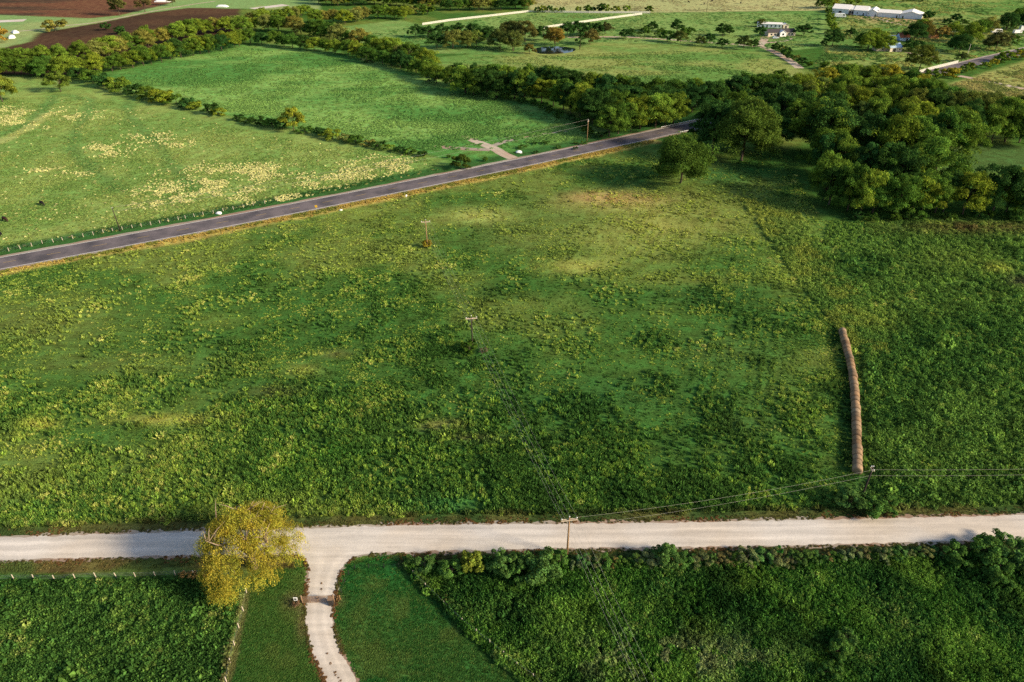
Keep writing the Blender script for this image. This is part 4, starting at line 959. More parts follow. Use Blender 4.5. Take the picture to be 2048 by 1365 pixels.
# field bottom left
BLPX = [(-30, 1164), (420, 1158), (486, 1190), (482, 1220), (456, 1320), (440, 1400), (-30, 1400)]
x, y, q = scatter(BLPX, 16000, lambda x, y, px, py: .35 + .65 * sstep(.38, .54, fbm(x, y, 5, 131)), 61)
c, _ = ground_color(x, y); c = vary(c * BOOST * .9, x, y, 133, (108, 136, 56), amt=.6)
rr = .34 * np.exp(g0.normal(size=len(x)) * .4)
clumps('leafy_weeds', 'fine', x, y, rr, .25 + rr * .8, c, 62, 'dense weeds filling the field at the lower left')
# pale flower heads in the pasture
FP = [(-30, 200), (150, 190), (330, 225), (560, 275), (860, 318), (880, 340), (512, 414), (0, 505), (-30, 500)]
def kfl(x, y, px, py):
    w = np.zeros(len(x))
    for (cx, cy), (rx, ry) in FLOWER: w = np.maximum(w, np.exp(-(((px - cx) / rx) ** 2 + ((py - cy) / ry) ** 2) * 1.3))
    n_ = fbm(x, y, 8, 141)
    return np.clip(w * 1.25 - .1, 0, 1) * (.04 + .96 * sstep(.45, .55, n_)) * .8 * off_roads(x, y, px, py) * np.min([.15 + .85 * sstep(1.5, 3.5, ldist(t, x, y)) for t in TRACKS_W], axis=0) + .004
x, y, q = scatter(FP, 60000, kfl, 71)
c = mixc(np.broadcast_to(S(232, 224, 160), (len(x), 3)), S(170, 176, 100), g0.random(len(x)) * .6)
clumps('pale_flowers', 'leafy', x, y, .42, .4, c, 72, 'pale cream flowering weeds in patches over the pasture')
def kpg(x, y, px, py): return (.2 + .8 * sstep(.4, .6, fbm(x, y, 10, 151))) * off_roads(x, y, px, py)
x, y, q = scatter(FP, 26000, kpg, 73); c, _ = ground_color(x, y); c = mixc(c * 1.3, S(188, 184, 106), (g0.random(len(x)) < .1) * .6)
clumps('pasture_grass', 'leafy', x, y, .55, .22, c, 74, 'short tufted grass of the pale pasture')
# green meadows beyond
for nm, poly, sd, nn, lb in (('meadow_grass', [(180, 165), (470, 95), (640, 108), (860, 165), (1010, 205), (1140, 240), (1200, 275), (1000, 300), (850, 300), (580, 250)], 81, 24000, 'rippled green grass of the central meadow'),
                          ('far_grass', [(900, 115), (1150, 110), (1400, 100), (1540, 110), (1620, 185), (1400, 212), (1030, 190)], 83, 12000, 'green grass of the meadow beyond the creek trees')):
    x, y, q = scatter(poly, nn, lambda x, y, px, py: .12 + .88 * sstep(.46, .58, fbm(x, y * .7, 15, 161)), sd); c, _ = ground_color(x, y)
    clumps(nm, 'leafy', x, y, .8, .38, mixc(c * 1.3, S(136, 168, 92), g0.random(len(x)) * .35), sd + 1, lb)
for nm, poly, sd, nn, col1, col2, r_, h_, lb in (('rough_grass', [(1660, 0), (2060, 0), (2060, 95), (1900, 128), (1830, 140), (1640, 175), (1620, 140), (1656, 95)], 86, 9000, (84, 116, 56), (150, 152, 84), 1.2, .55, 'rough grass and low weeds around the far farmyards'),
                          ('rough_grass', [(1900, 170), (2060, 125), (2060, 228), (1960, 200)], 87, 2500, (120, 130, 70), (160, 152, 92), 1.0, .4, 'pale rough grass of the field right of the wood'),
                          ('paddock_grass', [(700, 75), (840, 52), (1060, 28), (1640, 24), (1645, 92), (1540, 100), (1230, 82), (1000, 105)], 88, 9000, (88, 128, 66), (132, 152, 86), 1.2, .3, 'short green grass of the far paddocks'),
                          ('dry_grass', [(1070, 0), (1640, 0), (1640, 20), (1300, 24), (1070, 20)], 89, 2500, (150, 146, 104), (176, 168, 124), 1.3, .3, 'dry tan grass of the field at the top edge')):
    x, y, q = scatter(poly, nn, lambda x, y, px, py: (.15 + .85 * sstep(.44, .58, fbm(x, y * .7, 22, 163))) * off_roads(x, y, px, py), sd)
    c = mixc(np.broadcast_to(S(*col1), (len(x), 3)), S(*col2), sstep(.42, .62, fbm(x, y, 14, 164)))
    clumps(nm, 'leafy', x, y, r_, h_, c * 1.15, sd + 20, lb)
# golden verge
gx = resample([Vector((a, b, 0)) for a, b in gold_w], 6500)
gp = np.array([(p.x, p.y) for p in gx]) + g0.normal(size=(6500, 2)) * np.array([1.2, 1.5])
pxx, pyy = to_px(gp[:, 0], gp[:, 1])
side = pyy - np.interp(pxx, [p[0] for p in HWY], [p[1] for p in HWY])
k = (ldist(hwy_w, gp[:, 0], gp[:, 1]) > 6.4) & (side > 0); gp = gp[k]
c = mixc(np.broadcast_to(S(196, 168, 96), (len(gp), 3)), S(128, 134, 62), np.clip(g0.random(len(gp)) * .5 + .8 * sstep(.42, .62, fbm(gp[:, 0], gp[:, 1], 7, 191)), 0, 1))
clumps('verge_grass', 'grass', gp[:, 0], gp[:, 1], .45, .42, c, 92, 'golden dry grass along the lower side of the highway')
# ragged edges of the gravel road and drive
E = []
for l, off in ((gl2, 1), (gr2, -1)):
    for p in resample(l, 1500): E.append((p.x + g0.normal() * .3, p.y + off * (.25 + abs(g0.normal()) * .8)))
for l, s_ in ((dl, 1), (dr, -1)):
    for p in offset(resample(l[6:], 420), -s_ * .25): E.append((p.x + g0.normal() * .25, p.y + g0.normal() * .25))
for p in resample([a.lerp(b, .48) for a, b in zip(dl[20:], dr[20:])], 60):
    if g0.random() < .4: E.append((p.x + g0.normal() * .2, p.y + g0.normal() * .2))
E = np.array(E); dp = W(DRL + DRR[::-1]); gp_ = [(p.x, p.y) for p in gl2] + [(p.x, p.y) for p in gr2[::-1]]
k = ((sdist(dp, E[:, 0], E[:, 1]) < .25) | (np.arange(len(E)) > 3840)) & (sdist(gp_, E[:, 0], E[:, 1]) < .3) & (fbm(E[:, 0], E[:, 1], 3, 171) > .42); E = E[k]
c = mixc(np.broadcast_to(S(96, 92, 52), (len(E), 3)), S(128, 92, 60), (fbm(E[:, 0], E[:, 1], 6, 172) > .55) * .8)
clumps('verge_grass', 'leafy', E[:, 0], E[:, 1], .22, .12, c, 93, 'brown-green tufts fringing the gravel road and drive')
x, y, q = scatter([(-30, 1040), (1134, 1022), (2080, 1008), (2080, 1110), (1134, 1128), (820, 1130), (560, 1120), (-30, 1160)], 9000, lambda x, y, px, py: (sdist(gp_, x, y) < -.5) * (sdist(dp, x, y) < -.5) * (.2 + .8 * sstep(.4, .6, fbm(x, y, 3, 203))), 97)
c, _ = ground_color(x, y)
clumps('verge_grass', 'grass', x, y, .25, .14, c * 1.7, 98, 'short brownish grass on the banks of the gravel road')
# mown lawns
for poly, sd, lb in (([(495, 1185), (510, 1140), (605, 1122), (612, 1230), (632, 1330), (650, 1390), (446, 1390), (464, 1320), (490, 1215)], 95, 'short mown grass left of the driveway'), ([(770, 1110), (800, 1124), (822, 1150), (872, 1202), (935, 1270), (1000, 1328), (1060, 1390), (735, 1390), (700, 1330), (672, 1262), (670, 1236), (676, 1172), (692, 1127)], 96, 'short mown grass right of the driveway')):
    x, y, q = scatter(poly, 9000, lambda x, y, px, py: (.3 + .7 * fbm(x, y, 5, 181)) * off_roads(x, y, px, py), sd); c, _ = ground_color(x, y)
    clumps('lawn_grass', 'grass', x, y, .22, .10, mixc(c * 1.35, S(110, 130, 62), (g0.random(len(x)) < .2) * .5), sd, lb)

# ------------------------------------------------------------------ utility poles and wires
def pole(px, py, h, label, arm=None, mat='pole', ins=True, lean=(0, 0), small=False):
    """arm: (half length, world angle)"""
    p = P(px, py); o = thing('utility_pole', label, 'utility pole', p, 0, 'utility poles')
    MB().tube([(0, 0, -.3), (lean[0] * .5, lean[1] * .5, h * .5), (lean[0], lean[1], h)], [.19, .165, .125], 9).build('shaft', M[mat], o, True)
    tips = []
    if arm:
        hl, an = arm; za = h - .55
        for s in (-1, 1):
            ox, oy = -math.sin(an) * .16 * s, math.cos(an) * .16 * s
            MB().box((lean[0] + ox, lean[1] + oy, za), (2 * hl, .11, .14), an).build('crossarm', M['arm'], o)
        for t in ((-hl * .92), 0.0, (hl * .92)):
            bx, by = lean[0] + t * math.cos(an), lean[1] + t * math.sin(an)
            z0 = za + .07 if t else h
            MB().tube([(bx, by, z0), (bx, by, z0 + .12), (bx, by, z0 + .16), (bx, by, z0 + .30), (bx, by, z0 + .36)], [.05, .05, .11, .11, .05], 8).build('insulator', M['ceramic'], o, True)
            tips.append(p + Vector((bx, by, z0 + .34)))
        for s in (-1, 1):
            MB().tube([(lean[0], lean[1], za - 1.0), (lean[0] + s * hl * .5 * math.cos(an), lean[1] + s * hl * .5 * math.sin(an), za - .05)], .03, 5).build('brace', M['steel'], o)
        tips.append(p + Vector((lean[0], lean[1], za - 1.6)))
    else:
        MB().tube([(lean[0], lean[1], h), (lean[0], lean[1], h + .12), (lean[0], lean[1], h + .34)], [.06, .11, .05], 8).build('insulator', M['ceramic'], o, True)
        tips = [p + Vector((lean[0], lean[1], h + .3)), p + Vector((lean[0] + .12, lean[1], h - 1.2))]
    return tips
def wire(a, b, sag, label, rad=.013):
    pts = []
    for i in range(25):
        t = i / 24; p = a.lerp(b, t); p.z -= sag * 4 * t * (1 - t); pts.append(p)
    tag(MB().tube(pts, rad, 4).build('power_wire', M['wire']), label, 'wire', 'overhead wires')
AN = R(8)
tA = pole(1134, 1112, 9.8, 'tall brown pole with crossarms beside the gravel road', (1.45, AN))
tB = pole(945, 698, 9.8, 'dark pole with crossarm rising from a shrub in mid field', (1.45, AN), 'poledark')
tC = pole(855, 497, 10.0, 'golden pole with crossarm farthest up the large field', (1.45, AN))
tD = pole(1719, 1006, 9.4, 'dark pole with white head at the end of the hay bales', (.55, R(90)), 'poledark')
tE = pole(1174, 283, 10.0, 'grey pole between creek trees and highway', (.8, R(70)), 'pole')
tF = pole(241, 463, 8.6, 'thin dark pole behind the highway fence', None, 'poledark', lean=(-.25, 0))
pole(1932, 118, 9.5, 'pale pole in the far right farmyard', None, 'post')
pole(1815, 139, 9, 'thin dark pole left of the white wall tree', None, 'poledark', lean=(.6, 0))
pole(1413, 24, 10, 'far grey pole in the tan field at the top', None, 'poledark')
pole(1584, 19, 10, 'far pole at the top left of the white barns', None, 'poledark')
nm4 = ['left', 'middle', 'right', 'lower neutral']
for i in range(4):
    wire(tA[i], tB[i], 1.3, f'{nm4[i]} wire spanning from the roadside pole to the mid-field pole', .013)
    wire(tB[i], tC[i], 1.4, f'{nm4[i]} wire spanning from the mid-field pole to the farthest pole', .013)
    e = tA[i] + (tA[i] - tB[i]); e.z = tA[i].z
    wire(tA[i], e, 1.3, f'{nm4[i]} wire running from the roadside pole to the bottom edge', .013)
wire(tA[2], tD[0], 1.0, 'upper wire from the roadside pole to the dark pole by the bales', .013)
wire(tA[3], tD[3], 1.0, 'lower wire from the roadside pole to the dark pole by the bales', .013)
eD = Vector((75, 3, 0))
wire(tD[0], tD[0] + eD, 1.0, 'upper wire from the dark pole by the bales to the right edge', .013)
wire(tD[3], tD[3] + eD, 1.0, 'lower wire from the dark pole by the bales to the right edge', .013)
wire(tE[1], tF[0], 2.0, 'upper wire from the creek pole along the highway to the left', .02)
wire(tE[3], tF[1], 2.0, 'lower wire from the creek pole along the highway to the left', .02)

# ------------------------------------------------------------------ hay bales
def bale_mesh(seed):
    g = random.Random(seed); mb = MB(); seg = 18; L = 1.45; r = .92
    prof = [(-L / 2, .0), (-L / 2 + .01, r * .55), (-L / 2 + .04, r * .93), (-L / 2 + .14, r * 1.0), (-.25, r * 1.02), (.05, r * .99), (.3, r * 1.015), (L / 2 - .14, r), (L / 2 - .04, r * .93), (L / 2 - .01, r * .55), (L / 2, 0.0)]
    nz = [1 + g.uniform(-.025, .025) for _ in range(seg)]
    for yy, rr in prof:
        for k in range(seg):
            t = 2 * math.pi * k / seg; z = rr * nz[k] * math.sin(t)
            z = max(z, -r * .80)
            mb.v.append((rr * nz[k] * 1.03 * math.cos(t), yy, z + r * .80))
    for i in range(len(prof) - 1):
        for k in range(seg):
            k2 = (k + 1) % seg; mb.f.append((i * seg + k, (i + 1) * seg + k, (i + 1) * seg + k2, i * seg + k2))
    return mb.mesh('hay_bale', M['hay'], True)
BM = [bale_mesh(i) for i in range(4)]
bl = dense(W([(1713, 944), (1712.5, 905), (1711, 860), (1709, 815), (1706, 772), (1699, 728), (1689, 690), (1684, 668)]), .3)
tot = sum((b - a).length for a, b in zip(bl[:-1], bl[1:])); nb = int(tot / 1.60)
pts = resample(bl, nb)
for i, p in enumerate(pts):
    t = (pts[min(i + 1, nb - 1)] - pts[max(i - 1, 0)]).normalized()
    o = link('hay_bale', BM[i % 4], None, (p.x + random.uniform(-.07, .07), p.y, 0), math.atan2(t.y, t.x) - math.pi / 2 + random.uniform(-.09, .09), random.uniform(.92, 1.07))
    f = random.uniform(.65, 1.2); warm = random.uniform(-.08, .08)
    o.color = (.25 * f * (1 + warm), .165 * f, .098 * f * (1 - warm), 1)
    tag(o, f'{ordw(i + 1)} round brown hay bale counted from the gravel road end of the row', 'hay bale', 'row of round hay bales')

# ------------------------------------------------------------------ fences
def wire_fence(name, label, posts, h=1.25, r=.075, mat='post', wires=3, cat='fence', rails=None):
    o = thing(name, label, cat, posts[0])
    me = MB().tube([(0, 0, -.1), (0, 0, h)], [r, r * .9], 6).mesh('post', M[mat])
    b = posts[0]
    for i, p in enumerate(posts):
        c = link('post', me, o, p - b); c.rotation_euler = (random.uniform(-.06, .06), random.uniform(-.08, .08), 0)
    for k in range(wires):
        z = h * (.3 + .6 * k / max(1, wires - 1))
        MB().tube([p - b + Vector((0, 0, z)) for p in posts], .006, 3).build('wire', M['steel' if mat != 'black' else 'black'], o)
    return o
hf = [P(a, b) for a, b in [(-60, 520), (-30, 513), (-6, 508), (18, 503), (41, 498.5), (64, 493.5), (85, 488.5), (107, 485), (126, 482), (146, 478), (167, 474.5), (187, 470.5), (207, 466.5), (226, 463.5), (245, 460.5), (265, 457), (283, 454), (302, 450.5), (320, 447.5), (337, 444.5), (357, 440.5), (371, 438), (389, 434.5), (407, 431), (427, 427.5), (447, 423.5), (467, 420), (487, 416), (507, 412), (530, 408), (555, 403)]]
wire_fence('wire_fence', 'pale post and wire fence along the upper side of the highway', hf, 1.35, .10)
sf = [P(a, b) for a, b in [(-54, 1163), (-13, 1161), (28, 1159), (68, 1159), (109, 1160), (150, 1157), (192, 1155), (233, 1155), (271, 1154), (311, 1153), (351, 1151), (389, 1150), (430, 1150), (470, 1150)]]
wire_fence('wire_fence', 'weathered post and wire fence along the lower side of the gravel road at left', sf, 1.2, .085)
wire_fence('wire_fence', 'post and wire fence running to the bottom edge below the golden tree', [P(a, b) for a, b in [(493, 1186), (487, 1222), (478, 1256), (469, 1291), (461, 1326), (453, 1364), (444, 1402)]], 1.2, .085)
wire_fence('wire_fence', 'slanting post and wire fence between mown lawn and leafy field', [P(a, b) for a, b in [(826, 1152), (852, 1176), (888, 1212), (924, 1246), (952, 1268), (980, 1290), (1007, 1313), (1035, 1335), (1067, 1358), (1100, 1386)]], 1.25, .085)
wire_fence('black_fence', 'low black fence at the top of the mown lawn', [P(a, b) for a, b in [(683, 1186), (690, 1165), (698, 1150), (710, 1138), (738, 1137), (768, 1136), (798, 1135), (822, 1146)]], 1.1, .07, 'black', 4)
def board_fence(label, pts_px, h=1.45, nb=4, step=5.0, name='board_fence'):
    l = resample([P(a, b) for a, b in pts_px], 2 if len(pts_px) == 2 else 40); tot = sum((b - a).length for a, b in zip(l[:-1], l[1:]))
    n = max(2, int(tot / step)); l = resample(l, n); o = thing(name, label, 'fence', l[0]); b0 = l[0]
    pm = MB().box((0, 0, h / 2), (.16, .16, h)).mesh('post', M['white'])
    for p in l: link('post', pm, o, p - b0)
    for k in range(nb):
        z = h * (.22 + .72 * k / (nb - 1)) if nb > 1 else h / 2
        for a, b in zip(l[:-1], l[1:]):
            d = b - a; c = MB().box((0, 0, 0), (d.length, .05, h * .16)).build('board', M['fencewhite'], o)
            m_ = (a + b) / 2 - b0; c.location = (m_.x, m_.y, z); c.rotation_euler = (0, 0, math.atan2(d.y, d.x))
    return o
board_fence('white board fence from the pond grove up to the far paddock corner', [(845, 51), (900, 43), (980, 34), (1058, 25)], 1.9, 4, 9)
board_fence('white board fence along the far side of the paddock', [(1058, 25), (1180, 27), (1300, 27.5)], 1.9, 4, 10)
board_fence('white board fence slanting down the right side of the paddock', [(1080, 59), (1140, 50), (1210, 40), (1284, 30)], 1.9, 4, 9)
board_fence('white board wall beside the far highway', [(1838, 147), (1862, 140), (1890, 133), (1915, 127)], 1.9, 4, 5)
def guard_rail(label, pts_px):
    l = resample([P(a, b) for a, b in pts_px], 12); o = thing('guard_rail', label, 'guard rail', l[0]); b0 = l[0]
    pm = MB().box((0, 0, .35), (.14, .14, .7)).mesh('post', M['steel'])
    for p in l: link('post', pm, o, p - b0)
    r = MB()
    r.tube([p - b0 + Vector((0, 0, .62)) for p in l], .10, 4).build('rail', M['white'], o)
guard_rail('pale guard rail on the far side of the highway bridge', [(1322, 257), (1384, 243.5), (1450, 229), (1560, 204)])
guard_rail('pale guard rail on the near side of the highway bridge', [(1360, 267), (1410, 256), (1480, 241), (1580, 217)])

# ------------------------------------------------------------------ gate
def gate():
    a, b = P(606, 1207), P(668, 1205); o = thing('farm_gate', 'closed double farm gate of dark pipes across the pale driveway', 'gate', (a + b) / 2)
    d = b - a; L = d.length; an = math.atan2(d.y, d.x); o.rotation_euler = (0, 0, an)
    h = 1.75
    for s in (-1, 1):
        MB().tube([(s * (L / 2 + .05), 0, -.1), (s * (L / 2 + .05), 0, h + .3)], .11, 8).build('gate_post', M['gate'], o, True)
    for s in (-1, 1):
        leaf = link('gate_leaf', MB().tube([(s * .06, 0, .12), (s * .06, 0, h)], .045, 6).mesh('gate_leaf', M['gate']), o)
        for k in range(7):
            z = .15 + (h - .2) * k / 6
            MB().tube([(s * .06, .0, z), (s * (L / 2 - .12), .0, z)], .05, 6).build('bar', M['gate'], leaf)
        for t in (.25, .5):
            MB().tube([(s * L * t * .98, .0, .12), (s * L * t * .98, .0, h)], .035, 6).build('upright', M['gate'], leaf)
    MB().tube([(-.25, -.05, h - .25), (-.12, -.07, h - .55), (.12, -.07, h - .55), (.25, -.05, h - .25)], .04, 6).build('chain', M['black'], o)
    t2 = thing('stone_pillar', 'dark low block at the right gate post', 'pillar', P(663, 1208))
    MB().box((0, 0, .75), (.75, .9, 1.5), .1, .92).build('block', M['dark'], t2)
    MB().box((0, 0, 1.54), (.85, 1.0, .08), .1).build('cap', M['gate'], t2)
    t3 = thing('sign_post', 'white square sign on a dark post left of the gate', 'sign', P(594, 1209))
    MB().tube([(0, 0, -.1), (0, 0, 1.5)], .06, 6).build('post', M['gate'], t3)
    MB().prism([(-.32, -.08, 1.05), (.32, -.08, 1.05), (.32, -.08, 1.85), (-.32, -.08, 1.85)], (0, .06, 0)).build('board', M['white'], t3)
    MB().prism([(-.17, -.1, 1.25), (.17, -.1, 1.25), (.17, -.1, 1.65), (-.17, -.1, 1.65)], (0, .015, 0)).build('panel', M['dark'], t3)
    plant('vine', 594, 1212, 1.3, S(128, 104, 84), 'dry shrub at the foot of the white sign by the gate', 'shrub', None, .9)
    plant('vine', 677, 1200, 1.0, S(150, 122, 88), 'dry shrub right of the gate', 'shrub', None, .8)
gate()

# ------------------------------------------------------------------ small roadside things
s = thing('road_sign', 'small yellow sign on a post below the highway', 'sign', P(634, 425))
MB().tube([(0, 0, -.1), (0, 0, 2.7)], .05, 6).build('post', M['steel'], s)
MB().prism([(-.45, -.06, 1.9), (.45, -.06, 1.9), (.45, -.06, 2.8), (-.45, -.06, 2.8)], (0, .03, 0)).build('panel', M['yellow'], s)
s = thing('mailbox', 'white mailbox on a post below the highway', 'mailbox', P(813, 398))
MB().tube([(0, 0, -.1), (0, 0, 1.0)], .06, 6).build('post', M['post'], s)
MB().prism([(-.3, -.35, 1.0), (.3, -.35, 1.0), (.3, -.35, 1.35), (.15, -.35, 1.55), (-.15, -.35, 1.55), (-.3, -.35, 1.35)], (0, .8, 0)).build('box', M['white'], s)
def rock(label, px, py, r, mat='white', n='rock'):
    g = random.Random(px); mb = MB(); seg = 9
    prof = [(0, 1.0), (.35, 1.02), (.65, .8), (.85, .45), (.92, 0.05)]
    for z, rr in prof:
        for k in range(seg):
            t = 2 * math.pi * k / seg; q = rr * r * g.uniform(.85, 1.15); mb.v.append((q * math.cos(t) * 1.25, q * math.sin(t), z * r))
    for i in range(len(prof) - 1):
        for k in range(seg):
            k2 = (k + 1) % seg; mb.f.append((i * seg + k, i * seg + k2, (i + 1) * seg + k2, (i + 1) * seg + k))
    mb.f.append(tuple((len(prof) - 1) * seg + k for k in range(seg)))
    o = mb.build(n, M[mat]); o.location = P(px, py); return tag(o, label, 'rock' if n == 'rock' else 'bale')
rock('white stone lying at the highway fence', 438, 428, .9)
rock('small white stone in the grass below the highway', 682, 421, .45)
rock('pale stone at the right side of the field entrance', 1038, 306, 1.2)

# ------------------------------------------------------------------ cattle
def cow_mesh():
    me = bpy.data.meshes.new('body')
    J = {'hip': (-.85, 0, 1.15), 'mid': (-.1, 0, 1.05), 'sh': (.65, 0, 1.12), 'nk': (1.05, 0, .95), 'hd': (1.45, 0, .45), 'nose': (1.62, 0, .14), 'tl': (-1.12, 0, 1.22), 'tl2': (-1.2, 0, .6)}
    R_ = {'hip': .40, 'mid': .47, 'sh': .40, 'nk': .24, 'hd': .16, 'nose': .09, 'tl': .07, 'tl2': .05}
    E = [('hip', 'mid'), ('mid', 'sh'), ('sh', 'nk'), ('nk', 'hd'), ('hd', 'nose'), ('hip', 'tl'), ('tl', 'tl2')]
    for s in (-1, 1):
        for nm, bx in (('f', .62), ('h', -.82)):
            a, b, c_, d = f'{nm}a{s}', f'{nm}b{s}', f'{nm}c{s}', f'{nm}d{s}'
            off = (-.02, 0) if nm == 'f' else (.14, -.1)
            J[a] = (bx, s * .22, .85); J[b] = (bx + off[0], s * .24, .55); J[c_] = (bx + off[1] * .6, s * .24, .32); J[d] = (bx + .02, s * .24, .02)
            R_[a] = .19; R_[b] = .12; R_[c_] = .07; R_[d] = .075
            E += [('sh' if nm == 'f' else 'hip', a), (a, b), (b, c_), (c_, d)]
        J[f'ear{s}'] = (1.28, s * .26, .66); R_[f'ear{s}'] = .05; E.append(('hd', f'ear{s}'))
    ks = list(J); me.from_pydata([J[k] for k in ks], [(ks.index(a), ks.index(b)) for a, b in E], []); me.update()
    o = link('cow_build', me); m = o.modifiers.new('skin', 'SKIN')
    for i, k in enumerate(ks):
        me.skin_vertices[0].data[i].radius = (R_[k], R_[k]); me.skin_vertices[0].data[i].use_root = (k == 'mid')
    o.modifiers.new('sub', 'SUBSURF').levels = 1
    dg = bpy.context.evaluated_depsgraph_get(); out = bpy.data.meshes.new_from_object(o.evaluated_get(dg))
    bpy.data.objects.remove(o); out.polygons.foreach_set('use_smooth', [True] * len(out.polygons)); return out
cow = cow_mesh()
for i, (px, py, rz, mt, lb, sc) in enumerate([(85, 411, R(-35), 'hide', 'black cow grazing alone in the pale pasture, rightmost of three', 1.15), (11, 443, R(-30), 'hidebrown', 'dark brown cow grazing near the left edge of the pasture', 1.2), (1, 473, R(150), 'hide', 'black cow cut by the left edge, lowest of three', 1.15),
                                             (1346, 2, R(10), 'hide', 'leftmost far black cow in the tan field at the top', 1.3), (1408, 10, R(80), 'hide', 'far black cow below the others in the tan field', 1.3), (1424, 4, R(200), 'hide', 'far black cow right of the far grey pole', 1.3), (1481, 8, R(60), 'hide', 'rightmost far black cow in the tan field at the top', 1.3), (1377, 6, R(300), 'hide', 'second far black cow from the left in the tan field', 1.3)]):
    c2 = cow.copy(); c2.materials.clear(); c2.materials.append(M[mt])
    o = tag(link('cow', c2, None, P(px, py), rz, sc), lb, 'cow', 'grazing cattle')

# ------------------------------------------------------------------ buildings
def building(name, label, a, b, depth, eave, ridge, wall, roof, axis='long', over=.4, group=None, cat='building', extra=None):
    """front wall runs from a to b (world, as seen left to right); the body extends away from the viewer"""
    d = b - a; L = d.length; an = math.atan2(d.y, d.x); o = thing(name, label, cat, (a + b) / 2, an, group)
    hx = L / 2; D = depth
    w = MB()
    if axis == 'long':      # ridge parallel to the front
        w.prism([(-hx, 0, 0), (-hx, 0, eave), (-hx, D / 2, ridge), (-hx, D, eave), (-hx, D, 0)], (L, 0, 0)); w.build('wall', M[wall], o)
        r = MB(); t = .16
        r.prism([(-hx - over, -over, eave - over * (ridge - eave) / (D / 2) + .03), (-hx - over, D / 2, ridge + .03), (-hx - over, D + over, eave - over * (ridge - eave) / (D / 2) + .03), (-hx - over, D + over, eave - over * (ridge - eave) / (D / 2) + .03 + t), (-hx - over, D / 2, ridge + .03 + t), (-hx - over, -over, eave - over * (ridge - eave) / (D / 2) + .03 + t)], (L + 2 * over, 0, 0))
    else:                   # gable faces the viewer
        w.prism([(-hx, 0, 0), (hx, 0, 0), (hx, 0, eave), (0, 0, ridge), (-hx, 0, eave)], (0, D, 0)); w.build('wall', M[wall], o)
        r = MB(); t = .16; e2 = eave - over * (ridge - eave) / hx + .03
        r.prism([(-hx - over, -over, e2), (0, -over, ridge + .03), (hx + over, -over, e2), (hx + over, -over, e2 + t), (0, -over, ridge + .03 + t), (-hx - over, -over, e2 + t)], (0, D + 2 * over, 0))
    r.build('roof', M[roof], o)
    return o, L
def opening(o, nm, x, z0, w, h, mat='glass', frame=True, y=0.0):
    f = MB().prism([(x - w / 2 - .1, y - .06, z0 - .1), (x + w / 2 + .1, y - .06, z0 - .1), (x + w / 2 + .1, y - .06, z0 + h + .1), (x - w / 2 - .1, y - .06, z0 + h + .1)], (0, .08, 0)).build(nm, M['white'], o)
    MB().prism([(x - w / 2, y - .09, z0), (x + w / 2, y - .09, z0), (x + w / 2, y - .09, z0 + h), (x - w / 2, y - .09, z0 + h)], (0, .05, 0)).build('pane' if nm == 'window' else 'panel', M[mat], f)
def seg(a_px, b_px): return P(*a_px), P(*b_px)
# white barns
BA, BB = P(1663, 27.5), P(1842, 40)
def bp(t, off=0): 
    d = (BB - BA).normalized(); return BA.lerp(BB, t) + Vector((-d.y, d.x, 0)) * off
o, L = building('barn', 'large white metal barn with long pale roof, leftmost of the barn row', bp(0), bp(.19), 26, 4.6, 7.2, 'whitemetal', 'roofwhite', group='white barns in a row')
opening(o, 'door', 0, 0.05, 2.6, 2.8, 'dark')
o, L = building('open_barn', 'open-fronted shed bay between the two left white barns', bp(.192, 1.2), bp(.245, 1.2), 22, 4.4, 6.6, 'tan', 'roofwhite', group='white barns in a row', over=.2)
opening(o, 'bay', -.9, .05, 1.6, 3.2, 'dark'); opening(o, 'bay', 1.1, .05, 1.6, 3.2, 'dark')  # flat dark panels paint the shade inside the open bay
o, L = building('barn', 'white barn with small doors, second of the barn row', bp(.25), bp(.40), 24, 4.4, 7.0, 'whitemetal', 'roofwhite', group='white barns in a row')
opening(o, 'door', 3.0, .05, 1.1, 2.2, 'dark'); opening(o, 'window', -2.5, 1.5, 1.2, 1.0)
o, L = building('barn', 'gabled white barn front with large door in the middle of the row', bp(.405, -1.5), bp(.515, -1.5), 24, 4.0, 6.0, 'whitemetal', 'roofwhite', 'gable', group='white barns in a row')
opening(o, 'door', 0, .05, 3.2, 3.0, 'whitemetal'); opening(o, 'door', 3.1, .05, 1.0, 2.1, 'dark'); opening(o, 'window', -3.2, 1.8, .9, .8)
o, L = building('barn', 'white low barn right of the gabled middle barn', bp(.52), bp(.76), 18, 3.8, 5.6, 'whitemetal', 'roofwhite', group='white barns in a row')
opening(o, 'door', 7.4, .05, 1.1, 2.2, 'dark')
o, L = building('barn', 'white gabled barn at the right end of the barn row', bp(.765), bp(1.0), 22, 3.6, 6.2, 'whitemetal', 'roofwhite', 'gable', group='white barns in a row')
opening(o, 'door', -6.5, .05, 1.1, 2.2, 'dark')
# white house group
o, L = building('house', 'long white mobile home at the back of the homestead', *seg((1514, 55), (1563, 57)), 6.5, 3.0, 4.0, 'white', 'roofwhite', group='homestead houses')
for x_ in (-9, -5.5, 1.5, 5, 8.5): opening(o, 'window', x_, 1.0, 1.3, 1.2)
opening(o, 'door', -2, .1, 1.1, 2.1, 'dark')
o, L = building('house', 'white ranch house with dark roof facing the loop drive', *seg((1536, 73.5), (1590, 72)), 9, 3.0, 5.0, 'tan', 'roofdark', group='homestead houses')
for x_ in (-9, -6, 6, 9): opening(o, 'window', x_, .9, 1.5, 1.3)
opening(o, 'door', -3.4, .1, 1.1, 2.1, 'dark')
pm = MB().prism([(-2.6, -2.2, 0), (2.6, -2.2, 0), (2.6, -2.2, 2.9), (0, -2.2, 4.4), (-2.6, -2.2, 2.9)], (0, 4, 0)).build('porch', M['white'], o)
